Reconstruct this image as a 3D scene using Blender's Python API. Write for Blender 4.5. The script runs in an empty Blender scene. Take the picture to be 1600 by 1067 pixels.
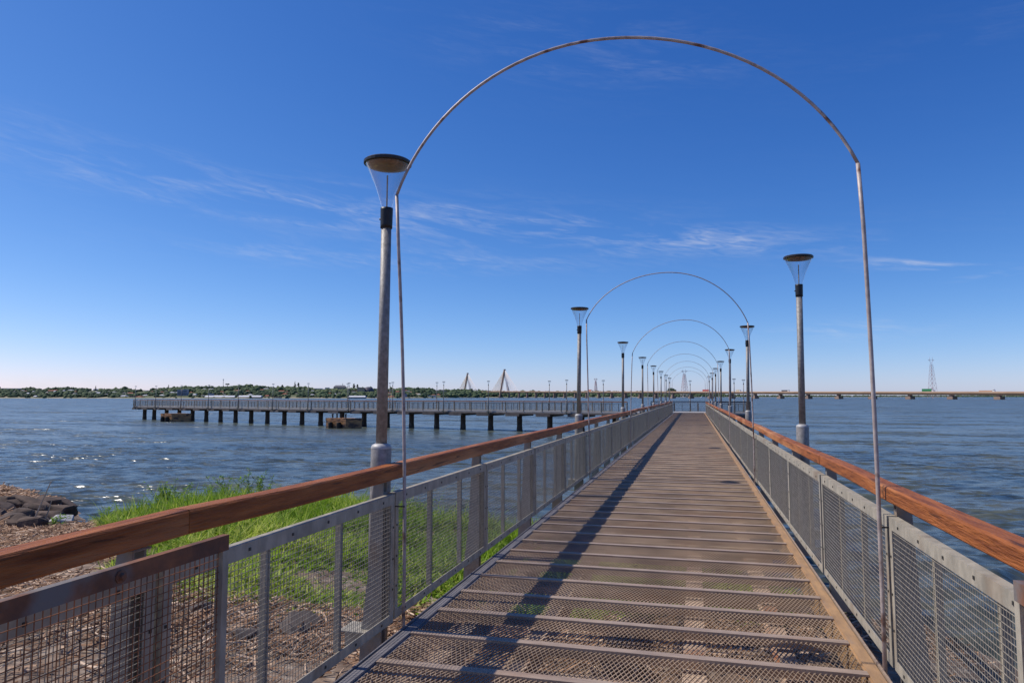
import bpy, math, random
import numpy as np
from math import radians, sin, cos, pi
random.seed(7); rng = np.random.default_rng(7)
S = bpy.context.scene
COL = S.collection

# ------------------------------------------------------------------ camera
YAW, PITCH, FPX, EYE = 0.2559, 0.0793, 1083.0, 1.55
cam_d = bpy.data.cameras.new('camera'); cam = bpy.data.objects.new('camera', cam_d); COL.objects.link(cam)
cam.location = (0, 0, EYE)
cam.rotation_euler = (radians(90) + PITCH, 0, YAW)
cam_d.sensor_width = 36; cam_d.lens = FPX / 1600 * 36
cam_d.clip_start = 0.05; cam_d.clip_end = 60000
S.camera = cam

# ------------------------------------------------------------------ sky and sun
SUNV = np.array([-0.835, -0.03, 1.0]); SUNV /= np.linalg.norm(SUNV)
SUN_EL = math.asin(SUNV[2]); SUN_ROT = math.atan2(SUNV[0], SUNV[1])
w = bpy.data.worlds.new('World'); S.world = w; w.use_nodes = True
def build_world():
    nt = w.node_tree; N = nt.nodes; L = nt.links; N.clear()
    out = N.new('ShaderNodeOutputWorld'); bg = N.new('ShaderNodeBackground'); bg.inputs['Strength'].default_value = 0.085
    sky = N.new('ShaderNodeTexSky'); sky.sky_type = 'NISHITA'; sky.sun_disc = False
    sky.sun_elevation = SUN_EL; sky.sun_rotation = SUN_ROT
    sky.altitude = 0; sky.air_density = 0.7; sky.dust_density = 0.3; sky.ozone_density = 2.0
    # deep polarised blue: one gain and gamma per channel over the whole sky
    sr = N.new('ShaderNodeSeparateColor'); L.new(sky.outputs[0], sr.inputs[0]); hs = N.new('ShaderNodeCombineColor')
    for i, (ga, gn) in enumerate(((1.6, 1.92), (1.14, 1.32), (.8, 1.40))):
        m1 = N.new('ShaderNodeMath'); m1.operation = 'MULTIPLY'; m1.inputs[1].default_value = .085; L.new(sr.outputs[i], m1.inputs[0])
        m2 = N.new('ShaderNodeMath'); m2.operation = 'POWER'; m2.inputs[1].default_value = ga; L.new(m1.outputs[0], m2.inputs[0])
        m3 = N.new('ShaderNodeMath'); m3.operation = 'MULTIPLY'; m3.inputs[1].default_value = gn / .085; L.new(m2.outputs[0], m3.inputs[0]); L.new(m3.outputs[0], hs.inputs[i])
    tc = N.new('ShaderNodeTexCoord'); sp = N.new('ShaderNodeSeparateXYZ'); L.new(tc.outputs['Generated'], sp.inputs[0])
    def m(op, a, b=None, c=None):
        n = N.new('ShaderNodeMath'); n.operation = op
        for i, v in enumerate((a, b, c)):
            if v is None: continue
            if isinstance(v, (int, float)): n.inputs[i].default_value = v
            else: L.new(v, n.inputs[i])
        return n.outputs[0]
    az = m('MULTIPLY', m('ARCTAN2', sp.outputs[0], sp.outputs[1]), 57.2958)
    el = m('MULTIPLY', m('ARCSINE', sp.outputs[2]), 57.2958)
    cb = N.new('ShaderNodeCombineXYZ')
    L.new(m('MULTIPLY', az, 0.09), cb.inputs[0]); L.new(m('MULTIPLY', m('ADD', el, m('MULTIPLY', az, 0.10)), 0.62), cb.inputs[1])
    n1 = N.new('ShaderNodeTexNoise'); n1.inputs['Scale'].default_value = 1.0; n1.inputs['Detail'].default_value = 5; n1.inputs['Roughness'].default_value = 0.62; n1.inputs['Distortion'].default_value = 0.8
    L.new(cb.outputs[0], n1.inputs['Vector'])
    cb2 = N.new('ShaderNodeCombineXYZ')
    L.new(m('MULTIPLY', az, 0.45), cb2.inputs[0]); L.new(m('MULTIPLY', m('ADD', el, m('MULTIPLY', az, 0.16)), 2.6), cb2.inputs[1])
    n2 = N.new('ShaderNodeTexNoise'); n2.inputs['Scale'].default_value = 1.0; n2.inputs['Detail'].default_value = 3; n2.inputs['Distortion'].default_value = 1.2
    L.new(cb2.outputs[0], n2.inputs['Vector'])
    st = m('MULTIPLY', m('MAXIMUM', m('SUBTRACT', n1.outputs[0], 0.42), 0), m('MAXIMUM', m('SUBTRACT', n2.outputs[0], 0.28), 0))
    tot = None
    for (a0, e0, sa, se, sl, k) in ((-17, 13.9, 20, 1.7, -0.08, 6.2), (-26, 11.0, 12, 0.8, -0.02, 5.5), (-39, 15.6, 11, 1.6, -0.1, 3.4), (17.5, 8.9, 5, 0.6, -0.2, 11), (11, 5.0, 4.5, 0.55, 0, 9),
                                    (-8, 27, 12, 2.5, -0.1, 1.6), (-52, 0.9, 11, 0.55, 0, 9), (-56, 17, 10, 2.5, -0.1, 1.2), (3, 12, 8, 0.7, -0.1, 6), (24, 25, 10, 1.5, 0.15, .8)):
        da = m('DIVIDE', m('SUBTRACT', az, a0), sa)
        de = m('DIVIDE', m('SUBTRACT', m('SUBTRACT', el, e0), m('MULTIPLY', m('SUBTRACT', az, a0), sl)), se)
        g = m('MULTIPLY', m('EXPONENT', m('MULTIPLY', m('ADD', m('MULTIPLY', da, da), m('MULTIPLY', de, de)), -1)), k)
        tot = g if tot is None else m('ADD', tot, g)
    base = m('MULTIPLY', m('EXPONENT', m('MULTIPLY', m('ABSOLUTE', m('SUBTRACT', el, 13)), -0.12)), 0.12)
    mask = m('MINIMUM', m('MULTIPLY', m('MULTIPLY', st, m('ADD', tot, base)), .6), 0.6)
    mx = N.new('ShaderNodeMixRGB'); L.new(mask, mx.inputs[0]); L.new(hs.outputs[0], mx.inputs[1]); mx.inputs[2].default_value = (8.6, 8.8, 9.6, 1)
    # a narrow bank of pale cloud low on the left horizon
    L.new(mx.outputs[0], bg.inputs[0]); L.new(bg.outputs[0], out.inputs[0])
build_world()
sl = bpy.data.lights.new('sun', 'SUN'); sl.energy = 4.2; sl.angle = radians(0.53); sl.color = (1.0, 0.94, 0.86)
so = bpy.data.objects.new('sun', sl); COL.objects.link(so)
from mathutils import Vector, Matrix, Euler
so.rotation_euler = Vector(SUNV).to_track_quat('Z', 'Y').to_euler(); so.location = (-20, 0, 30)
S.view_settings.view_transform = 'Standard'; S.view_settings.look = 'None'; S.view_settings.exposure = 0.0; S.view_settings.gamma = 1.0
S.view_settings.use_curve_mapping = False
S.cycles.max_bounces = 8; S.cycles.transparent_max_bounces = 24

# ------------------------------------------------------------------ materials
MATS = {}
def mat(name, c1, c2=None, scale=8, rough=0.6, metal=0.0, stretch=(1, 1, 1), bump=0.0, bscale=None, spec=0.4, c3=None, s3=2.0, t3=(0.5, 0.62), detail=6, coord='Object', edges=(0.35, 0.65)):
    m = bpy.data.materials.new(name); m.use_nodes = True; nt = m.node_tree; N = nt.nodes; L = nt.links
    b = N['Principled BSDF']; b.inputs['Roughness'].default_value = rough; b.inputs['Metallic'].default_value = metal
    b.inputs['Specular IOR Level'].default_value = spec
    c2 = c2 or tuple(x * 0.75 for x in c1)
    if coord == 'World':
        tc = N.new('ShaderNodeNewGeometry'); src = tc.outputs['Position']
    else:
        tc = N.new('ShaderNodeTexCoord'); src = tc.outputs['Object']
        oi = N.new('ShaderNodeObjectInfo'); va = N.new('ShaderNodeVectorMath'); va.operation = 'ADD'
        vm = N.new('ShaderNodeVectorMath'); vm.operation = 'SCALE'; vm.inputs[3].default_value = 37.0
        cbx = N.new('ShaderNodeCombineXYZ')
        for i in range(3): L.new(oi.outputs['Random'], cbx.inputs[i])
        L.new(cbx.outputs[0], vm.inputs[0]); L.new(src, va.inputs[0]); L.new(vm.outputs[0], va.inputs[1]); src = va.outputs[0]
    mp = N.new('ShaderNodeMapping'); mp.inputs['Scale'].default_value = stretch; L.new(src, mp.inputs[0])
    nz = N.new('ShaderNodeTexNoise'); nz.inputs['Scale'].default_value = scale; nz.inputs['Detail'].default_value = detail; nz.inputs['Roughness'].default_value = 0.6
    L.new(mp.outputs[0], nz.inputs['Vector'])
    rp = N.new('ShaderNodeValToRGB'); rp.color_ramp.elements[0].position = edges[0]; rp.color_ramp.elements[1].position = edges[1]
    rp.color_ramp.elements[0].color = (*c2, 1); rp.color_ramp.elements[1].color = (*c1, 1)
    L.new(nz.outputs[0], rp.inputs[0]); colr = rp.outputs[0]
    if c3:
        n3 = N.new('ShaderNodeTexNoise'); n3.inputs['Scale'].default_value = s3; n3.inputs['Detail'].default_value = 7; L.new(mp.outputs[0], n3.inputs['Vector'])
        r3 = N.new('ShaderNodeValToRGB'); r3.color_ramp.elements[0].position = t3[0]; r3.color_ramp.elements[1].position = t3[1]; L.new(n3.outputs[0], r3.inputs[0])
        mx = N.new('ShaderNodeMixRGB'); L.new(r3.outputs[0], mx.inputs[0]); L.new(colr, mx.inputs[1]); mx.inputs[2].default_value = (*c3, 1); colr = mx.outputs[0]
    L.new(colr, b.inputs['Base Color'])
    if bump:
        nb = N.new('ShaderNodeTexNoise'); nb.inputs['Scale'].default_value = bscale or scale * 3; nb.inputs['Detail'].default_value = 5; L.new(mp.outputs[0], nb.inputs['Vector'])
        bp = N.new('ShaderNodeBump'); bp.inputs['Strength'].default_value = bump; bp.inputs['Distance'].default_value = 0.02; L.new(nb.outputs[0], bp.inputs['Height']); L.new(bp.outputs[0], b.inputs['Normal'])
    MATS[name] = m; return m

GALV = mat('galvanised', (.46, .405, .315), (.29, .26, .205), 11, .6, .1, (1, 1, .45), bump=.2, c3=(.24, .155, .095), s3=2.2, t3=(.58, .78))
GALVB = mat('galvanised_mesh', (.42, .365, .285), (.24, .21, .165), 30, .6, .1)
POSTM = mat('post_steel', (.30, .27, .235), (.22, .20, .18), 9, .6, .15, bump=.15, c3=(.30, .20, .12), s3=3, t3=(.55, .7))
POLEM = mat('pole_galvanised', (.33, .305, .28), (.20, .185, .17), 30, .55, .2, bump=.12, c3=(.16, .15, .14), s3=4, t3=(.52, .75))
POLETOP = mat('sleeve_highlight', (.46, .44, .42), (.34, .33, .31), 18, .5, .15)  # lighter metal tone that paints the lit highlight on the sleeve shoulder
BLACKP = mat('black_collar', (.02, .02, .022), (.012, .012, .013), 30, .45)
LIDM = mat('lamp_lid', (.035, .026, .02), (.02, .015, .013), 20, .4)
REFL = mat('lamp_reflector', (.26, .15, .085), (.17, .095, .06), 20, .45, .1, c3=(.60, .42, .22), s3=9, t3=(.60, .70))
BOLT = mat('bolt_dark', (.05, .045, .04), (.03, .03, .03), 30, .5)
WOOD = mat('varnished_timber', (.46, .150, .040), (.16, .045, .014), 5, .6, 0, (7, .6, 7), bump=.5, bscale=20, c3=(.56, .25, .10), s3=.8, t3=(.50, .68), spec=.2, edges=(.28, .72))
WOODD = mat('old_timber_end', (.20, .09, .045), (.12, .05, .03), 9, .6, 0, (9, .6, 9), bump=.3)
DECKBAR = mat('deck_bar', (.44, .325, .235), (.31, .225, .165), 5, .55, .1, (1, 4, 4), bump=.15, bscale=60, c3=(.36, .22, .14), s3=1.3, t3=(.56, .78), coord='World')
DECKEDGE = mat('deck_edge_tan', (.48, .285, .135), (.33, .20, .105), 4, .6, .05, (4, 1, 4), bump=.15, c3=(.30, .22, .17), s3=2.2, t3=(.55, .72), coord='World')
DECKEDGEL = mat('deck_edge_shaded', (.23, .21, .21), (.15, .14, .145), 5, .6, .1, (4, 1, 4), bump=.15, coord='World')  # left edge and lip: the railing panels' shade is put into the colour
GRATE = mat('expanded_metal', (.46, .335, .23), (.25, .18, .122), 1.7, .6, .1, c3=(.30, .19, .12), s3=.8, t3=(.54, .74), coord='World')
BEAM = mat('under_beam', (.62, .46, .33), (.45, .33, .24), 5, .7, 0, c3=(.30, .13, .07), s3=2, t3=(.52, .68), coord='World')
RUST = mat('rusty_steel', (.30, .115, .05), (.10, .05, .035), 5, .7, .1, (1, 1, 1), bump=.3, c3=(.19, .165, .15), s3=2.6, t3=(.57, .66))
RUSTW = mat('rusty_wire', (.40, .15, .055), (.13, .055, .03), 9, .8)
ARCHM = mat('arch_pipe', (.50, .42, .38), (.34, .27, .24), 18, .5, .1, c3=(.16, .08, .055), s3=7, t3=(.58, .68))
CONC = mat('pile_concrete', (.115, .078, .055), (.05, .033, .025), 2.2, .85, 0, bump=.4, c3=(.17, .13, .095), s3=3, t3=(.55, .75))
CAPM = mat('cap_concrete', (.15, .125, .11), (.08, .065, .06), 2.0, .85, 0, bump=.3)
WDECK = mat('far_pier_deck', (.40, .37, .34), (.30, .275, .25), 1.5, .7)
RUSTC = mat('rusty_block', (.52, .27, .12), (.26, .13, .06), 1.6, .85, 0, (1, 1, 2.5), bump=.5, c3=(.085, .055, .045), s3=1.2, t3=(.50, .62))
RUBBER = mat('fender_rubber', (.03, .024, .02), (.018, .015, .014), 8, .8)
BRM = mat('bridge_concrete', (.60, .40, .27), (.48, .31, .21), .05, .8, coord='World', stretch=(1, 1, 4))
BRP = mat('bridge_pier', (.34, .24, .19), (.24, .17, .135), .08, .85, coord='World')
CABLE = mat('bridge_cable', (.85, .82, .80), (.8, .78, .76), .1, .5)
PYL = mat('pylon_red_white', (.66, .36, .34), (.60, .55, .56), .04, .6, coord='World', stretch=(.2, .2, 1))
WHITE = mat('white_paint', (.78, .78, .76), (.66, .66, .64), .5, .5)
def glass_mat():
    m = bpy.data.materials.new('clear_cone'); m.use_nodes = True; nt = m.node_tree; N = nt.nodes; L = nt.links; N.clear()
    o = N.new('ShaderNodeOutputMaterial'); mx = N.new('ShaderNodeMixShader'); t = N.new('ShaderNodeBsdfTransparent'); g = N.new('ShaderNodeBsdfGlossy')
    t.inputs[0].default_value = (.93, .95, .97, 1); g.inputs['Roughness'].default_value = .08; g.inputs[0].default_value = (1, 1, 1, 1)
    lw = N.new('ShaderNodeLayerWeight'); lw.inputs[0].default_value = .32
    mt = N.new('ShaderNodeMath'); mt.operation = 'MULTIPLY_ADD'; mt.inputs[1].default_value = .5; mt.inputs[2].default_value = .04
    L.new(lw.outputs['Facing'], mt.inputs[0]); L.new(mt.outputs[0], mx.inputs[0]); L.new(t.outputs[0], mx.inputs[1]); L.new(g.outputs[0], mx.inputs[2]); L.new(mx.outputs[0], o.inputs[0])
    return m
GLASS = glass_mat()

def add_cracks(m):
    nt = m.node_tree; N = nt.nodes; L = nt.links; b = N['Principled BSDF']; src = b.inputs['Base Color'].links[0].from_socket
    mp = [n for n in N if n.type == 'MAPPING'][0]; pre = mp.inputs[0].links[0].from_socket
    m2 = N.new('ShaderNodeMapping'); m2.inputs['Scale'].default_value = (30, 1.6, 30); L.new(pre, m2.inputs[0])
    n = N.new('ShaderNodeTexNoise'); n.inputs['Scale'].default_value = 1.6; n.inputs['Detail'].default_value = 3; n.inputs['Distortion'].default_value = .4; L.new(m2.outputs[0], n.inputs['Vector'])
    r = N.new('ShaderNodeValToRGB'); r.color_ramp.elements[0].position = .60; r.color_ramp.elements[1].position = .68; L.new(n.outputs[0], r.inputs[0])
    k = N.new('ShaderNodeMath'); k.operation = 'MULTIPLY'; k.inputs[1].default_value = .7; L.new(r.outputs[0], k.inputs[0])
    x = N.new('ShaderNodeMixRGB'); L.new(k.outputs[0], x.inputs[0]); L.new(src, x.inputs[1]); x.inputs[2].default_value = (.05, .022, .012, 1); L.new(x.outputs[0], b.inputs['Base Color'])
add_cracks(WOOD)
# ------------------------------------------------------------------ helpers
class MB:
    def __init__(s): s.v = []; s.f = []; s.mi = []; s.n = 0; s.cm = 0
    def add(s, v, f):
        s.v.extend([tuple(map(float, p)) for p in v]); s.f.extend([tuple(i + s.n for i in q) for q in f]); s.mi.extend([s.cm] * len(f)); s.n += len(v)
    def box(s, x0, x1, y0, y1, z0, z1):
        v = [(x0, y0, z0), (x1, y0, z0), (x1, y1, z0), (x0, y1, z0), (x0, y0, z1), (x1, y0, z1), (x1, y1, z1), (x0, y1, z1)]
        s.add(v, [(0, 3, 2, 1), (4, 5, 6, 7), (0, 1, 5, 4), (1, 2, 6, 5), (2, 3, 7, 6), (3, 0, 4, 7)])
    def cbox(s, x0, x1, y0, y1, z0, z1, b=.006):
        # chamfered long box (profile in XZ, extruded on Y)
        p = [(x0 + b, z0), (x1 - b, z0), (x1, z0 + b), (x1, z1 - b), (x1 - b, z1), (x0 + b, z1), (x0, z1 - b), (x0, z0 + b)]
        v = [(a, y0, c) for a, c in p] + [(a, y1, c) for a, c in p]
        s.add(v, [(i, (i + 1) % 8, (i + 1) % 8 + 8, i + 8) for i in range(8)] + [tuple(range(7, -1, -1)), tuple(range(8, 16))])
    def bar(s, a, b, wd, ht, up=(0, 0, 1)):
        a = Vector(a); b = Vector(b); d = (b - a).normalized(); u = Vector(up)
        if abs(d.dot(u)) > .99: u = Vector((0, 1, 0))
        r = d.cross(u).normalized(); u = r.cross(d).normalized()
        v = [p + r * sx * wd / 2 + u * sz * ht / 2 for p in (a, b) for sx, sz in ((-1, -1), (1, -1), (1, 1), (-1, 1))]
        s.add([tuple(q) for q in v], [(0, 3, 2, 1), (4, 5, 6, 7), (0, 1, 5, 4), (1, 2, 6, 5), (2, 3, 7, 6), (3, 0, 4, 7)])
    def lathe(s, prof, n=16, c=(0, 0, 0), capb=True, capt=True):
        v = []; f = []
        for r, z in prof:
            for k in range(n):
                a = 2 * pi * k / n; v.append((c[0] + r * cos(a), c[1] + r * sin(a), c[2] + z))
        for i in range(len(prof) - 1):
            for k in range(n):
                f.append((i * n + k, i * n + (k + 1) % n, (i + 1) * n + (k + 1) % n, (i + 1) * n + k))
        if capb: f.append(tuple(range(n - 1, -1, -1)))
        if capt: f.append(tuple((len(prof) - 1) * n + k for k in range(n)))
        s.add(v, f)
    def tube(s, pts, r, n=8):
        pts = [Vector(p) for p in pts]; v = []; f = []
        rr = r if isinstance(r, (list, tuple)) else [r] * len(pts)
        for i, p in enumerate(pts):
            d = (pts[min(i + 1, len(pts) - 1)] - pts[max(i - 1, 0)]).normalized()
            ref = Vector((0, 1, 0)) if abs(d.y) < .9 else Vector((1, 0, 0))
            a = d.cross(ref).normalized(); b = d.cross(a).normalized()
            for k in range(n):
                t = 2 * pi * k / n; v.append(tuple(p + (a * cos(t) + b * sin(t)) * rr[i]))
        for i in range(len(pts) - 1):
            for k in range(n): f.append((i * n + k, i * n + (k + 1) % n, (i + 1) * n + (k + 1) % n, (i + 1) * n + k))
        f.append(tuple(range(n - 1, -1, -1))); f.append(tuple((len(pts) - 1) * n + k for k in range(n)))
        s.add(v, f)
    def mesh(s, name, mats, smooth=False):
        me = bpy.data.meshes.new(name); me.from_pydata(s.v, [], s.f)
        for m_ in (mats if isinstance(mats, (list, tuple)) else [mats]): me.materials.append(m_)
        if any(s.mi): me.polygons.foreach_set('material_index', s.mi)
        if smooth: me.shade_smooth()
        me.update(); return me
    def build(s, name, mats, parent=None, smooth=False):
        return link(name, s.mesh(name, mats, smooth), parent)
def link(name, me, parent=None, loc=None, rz=0):
    o = bpy.data.objects.new(name, me); COL.objects.link(o)
    if parent is not None: o.parent = parent
    if loc is not None: o.location = loc
    if rz: o.rotation_euler = (0, 0, rz)
    return o
def npmesh(name, V, F, mats, smooth=False, attr=None):
    V = np.asarray(V, dtype=np.float32); F = np.asarray(F, dtype=np.int32); k = F.shape[1]
    me = bpy.data.meshes.new(name); me.vertices.add(len(V)); me.vertices.foreach_set('co', V.ravel())
    me.loops.add(F.size); me.loops.foreach_set('vertex_index', F.ravel())
    me.polygons.add(len(F)); me.polygons.foreach_set('loop_start', np.arange(len(F), dtype=np.int32) * k)
    try: me.polygons.foreach_set('loop_total', np.full(len(F), k, dtype=np.int32))
    except Exception: pass
    for m_ in (mats if isinstance(mats, (list, tuple)) else [mats]): me.materials.append(m_)
    if attr is not None:
        a = me.attributes.new('tint', 'FLOAT', 'POINT'); a.data.foreach_set('value', np.asarray(attr, dtype=np.float32))
    me.update(calc_edges=True); me.validate()
    if smooth: me.shade_smooth()
    return me
def tag(o, label=None, cat=None, group=None, kind=None):
    if label: o['label'] = label
    if cat: o['category'] = cat
    if group: o['group'] = group
    if kind: o['kind'] = kind
    return o
def thing(name, loc=(0, 0, 0), rz=0, **k):
    o = bpy.data.objects.new(name, None); COL.objects.link(o); o.location = loc; o.rotation_euler = (0, 0, rz); o.empty_display_size = .2
    return tag(o, **k)
def copy_tree(o, parent=None):
    c = o.copy(); COL.objects.link(c); c.parent = parent
    for ch in list(o.children): copy_tree(ch, c)
    return c
ORD = ['nearest', 'second', 'third', 'fourth', 'fifth', 'sixth', 'seventh', 'eighth', 'ninth', 'tenth', 'eleventh', 'twelfth']
CY, SY = cos(YAW), sin(YAW)
def wp(px, d, z=None, py=None):
    """world point on the bearing of photo column px at forward distance d"""
    xc = (px - 800) / FPX * d
    X, Y = xc * CY - d * SY, xc * SY + d * CY
    if py is not None: z = EYE + (619.2 - py) / FPX * d
    return Vector((X, Y, z if z is not None else 0))

WATER = -2.2
XL, XR = -1.926, 1.011
BAY, Y0 = 2.1855, 0.11
POSTS = [Y0 + BAY * k for k in range(0, 33)]           # last about Y=70
YEND = POSTS[-1]

# ------------------------------------------------------------------ ground, water
SHORE = [(-60, 34), (-34, 24.5), (-26, 22.2), (-21.5, 20.2), (-18.2, 17.6), (-16.6, 15.6), (-15.8, 15.4), (-15.4, 17.2), (-14.2, 19.8), (-11.5, 20.8), (-8, 20), (-5, 18), (-2.5, 16), (0, 14.2), (2.2, 12.9), (3.9, 12.0), (5.2, 9.6), (8, 5), (12, -3), (20, -14), (60, -40), (60, -80), (-60, -80)]
def shore_sd(X, Y):
    P = np.array(SHORE, float); Q = np.roll(P, -1, axis=0)
    d = np.full(X.shape, 1e9); ins = np.zeros(X.shape, bool)
    for (x0, y0), (x1, y1) in zip(P, Q):
        ex, ey = x1 - x0, y1 - y0; t = np.clip(((X - x0) * ex + (Y - y0) * ey) / (ex * ex + ey * ey), 0, 1)
        d = np.minimum(d, np.hypot(X - x0 - t * ex, Y - y0 - t * ey))
        c = ((y0 > Y) != (y1 > Y)) & (X < (x1 - x0) * (Y - y0) / (y1 - y0 + 1e-12) + x0); ins ^= c
    return np.where(ins, d, -d)
_ph = rng.uniform(0, 6.28, (40, 3)); _k = rng.normal(0, 1, (40, 2))
def vnoise(X, Y, scale, n=14, seed=0):
    r = np.zeros_like(X, dtype=float)
    for i in range(n):
        kx, ky = _k[(i + seed) % 40] / scale; r += np.sin(kx * X + ky * Y + _ph[(i + seed) % 40, 0])
    return r / math.sqrt(n)
def ground_z(X, Y):
    sd = shore_sd(X, Y)
    z = WATER + np.where(sd < 0, sd * .35, .62 * (1 - np.exp(-sd / 1.3)) + .045 * np.clip(sd, 0, 11))
    land = np.clip(sd / 1.5, 0, 1)
    z = z - .22 * np.clip(sd / 1.2, 0, 1) * np.clip((-X - 16) / 3, 0, 1) * np.clip((Y - 12) / 3, 0, 1)
    return z + land * (.05 * vnoise(X, Y, .9) + .022 * vnoise(X, Y, .25, seed=9))
gx = np.concatenate([np.arange(-60, -30, 1.5), np.arange(-30, 12, .16), np.arange(12, 60, 2)])
gy = np.concatenate([np.arange(-80, -4, 3), np.arange(-4, 26, .16), np.arange(26, 44, 2)])
GX, GY = np.meshgrid(gx, gy); GZ = ground_z(GX, GY)
def gridfaces(nr, nc, wrap=False):
    i = np.arange(nr - 1)[:, None]; j = np.arange(nc if wrap else nc - 1)[None, :]
    a = i * nc + j; b = i * nc + (j + 1) % nc
    return np.stack([a, b, b + nc, a + nc], -1).reshape(-1, 4)
GROUND = mat('bank_soil', (.28, .19, .125), (.10, .066, .045), 2.4, .95, 0, bump=1.0, bscale=14, c3=(.34, .265, .195), s3=5, t3=(.52, .66), coord='World')
o = link('ground', npmesh('ground', np.stack([GX, GY, GZ], -1).reshape(-1, 3), gridfaces(len(gy), len(gx)), GROUND, True)); tag(o, 'bare brown soil bank beside and beneath the walkway', 'ground', kind='structure')

def water_mat():
    m = bpy.data.materials.new('river_water'); m.use_nodes = True; nt = m.node_tree; N = nt.nodes; L = nt.links
    b = N['Principled BSDF']; b.inputs['Roughness'].default_value = .25; b.inputs['IOR'].default_value = 1.33
    g = N.new('ShaderNodeNewGeometry')
    def noise(sx, sy, det, rz=.35, seed=0.0):
        mp = N.new('ShaderNodeMapping'); mp.inputs['Scale'].default_value = (sx, sy, 1); mp.inputs['Rotation'].default_value = (0, 0, rz); mp.inputs['Location'].default_value = (seed, seed, 0)
        mp.vector_type = 'TEXTURE' if False else 'POINT'
        L.new(g.outputs['Position'], mp.inputs[0]); n = N.new('ShaderNodeTexNoise'); n.inputs['Scale'].default_value = 1; n.inputs['Detail'].default_value = det; n.inputs['Roughness'].default_value = .6
        L.new(mp.outputs[0], n.inputs['Vector']); return n.outputs['Color']
    acc = None
    for (sx, sy, det, k, sd) in ((1.1, 2.6, 2, .70, 0), (4.0, 9.0, 2, .60, 5), (.45, 1.1, 3, .52, 31), (.18, .45, 3, .56, 11), (.05, .14, 2, .55, 23)):
        c = noise(sx, sy, det, .25, sd)
        s1 = N.new('ShaderNodeVectorMath'); s1.operation = 'SUBTRACT'; L.new(c, s1.inputs[0]); s1.inputs[1].default_value = (.5, .5, .5)
        s2 = N.new('ShaderNodeVectorMath'); s2.operation = 'MULTIPLY'; L.new(s1.outputs[0], s2.inputs[0]); s2.inputs[1].default_value = (k * 1.0, k * 2.4, 0)
        if acc is None: acc = s2.outputs[0]
        else:
            a = N.new('ShaderNodeVectorMath'); a.operation = 'ADD'; L.new(acc, a.inputs[0]); L.new(s2.outputs[0], a.inputs[1]); acc = a.outputs[0]
    a = N.new('ShaderNodeVectorMath'); a.operation = 'ADD'; L.new(acc, a.inputs[0]); L.new(g.outputs['Normal'], a.inputs[1])
    nn = N.new('ShaderNodeVectorMath'); nn.operation = 'NORMALIZE'; L.new(a.outputs[0], nn.inputs[0]); L.new(nn.outputs[0], b.inputs['Normal'])
    # silt-coloured body; patches paint the chop's lighter and darker wave faces into the colour
    mp4 = N.new('ShaderNodeMapping'); mp4.inputs['Scale'].default_value = (.5, 1.2, 1); mp4.inputs['Rotation'].default_value = (0, 0, .25); L.new(g.outputs['Position'], mp4.inputs[0])
    n4 = N.new('ShaderNodeTexNoise'); n4.inputs['Scale'].default_value = 1; n4.inputs['Detail'].default_value = 3; L.new(mp4.outputs[0], n4.inputs['Vector'])
    n5 = N.new('ShaderNodeTexNoise'); n5.inputs['Scale'].default_value = .12; n5.inputs['Detail'].default_value = 4; L.new(mp4.outputs[0], n5.inputs['Vector'])
    av = N.new('ShaderNodeMath'); av.operation = 'MULTIPLY_ADD'; av.inputs[1].default_value = .55; L.new(n4.outputs[0], av.inputs[0])
    a2 = N.new('ShaderNodeMath'); a2.operation = 'MULTIPLY'; a2.inputs[1].default_value = .45; L.new(n5.outputs[0], a2.inputs[0]); L.new(a2.outputs[0], av.inputs[2])
    r = N.new('ShaderNodeValToRGB'); r.color_ramp.elements[0].position = .38; r.color_ramp.elements[1].position = .62
    r.color_ramp.elements[0].color = (.040, .055, .052, 1); r.color_ramp.elements[1].color = (.120, .130, .098, 1)
    L.new(av.outputs[0], r.inputs[0]); L.new(r.outputs[0], b.inputs['Base Color'])
    return m
WATERM = water_mat()
def build_water():
    th0 = -(pi / 2 + YAW); 
    ang = np.concatenate([np.arange(-.72, .72, .0017), np.linspace(.72, 2 * pi - .72, 90)])   # around the view axis
    rad = [0.0]; r = 2.0
    while r < 240: rad.append(r); r *= 1.0042
    while r < 30000: rad.append(r); r *= 1.08
    rad = np.array(rad); A, R = np.meshgrid(ang, rad)
    fx = -math.sin(YAW); fy = math.cos(YAW)
    X = R * (np.cos(A) * fx + np.sin(A) * fy); Y = R * (np.cos(A) * fy - np.sin(A) * fx)
    Z = np.zeros_like(X); rg = np.random.default_rng(3)
    for i in range(70):
        lam = .22 * (1.5 / .22) ** (rg.random() ** 1.1); th = -1.15 + rg.normal(0, .45); k = 2 * pi / lam
        amp = .0066 * lam ** .95; ph = rg.uniform(0, 6.28)
        kx, ky = k * np.cos(th), k * np.sin(th)
        fade = np.clip(1.3 - (R * .0042) / (lam * .22), 0, 1)      # wave fades once the grid can no longer carry it
        q = np.sin(kx * X + ky * Y + ph); Z += amp * fade * (q + .35 * (q * q - .5))
    gust = .9 + .16 * vnoise(X, Y, 14)
    Z *= np.clip(gust, .25, 1.6) * 1.35
    return npmesh('water', np.stack([X, Y, Z + WATER], -1).reshape(-1, 3), gridfaces(len(rad), len(ang), True), WATERM, True)
o = link('water', build_water()); tag(o, 'wide blue choppy river', 'water', kind='structure')

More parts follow.
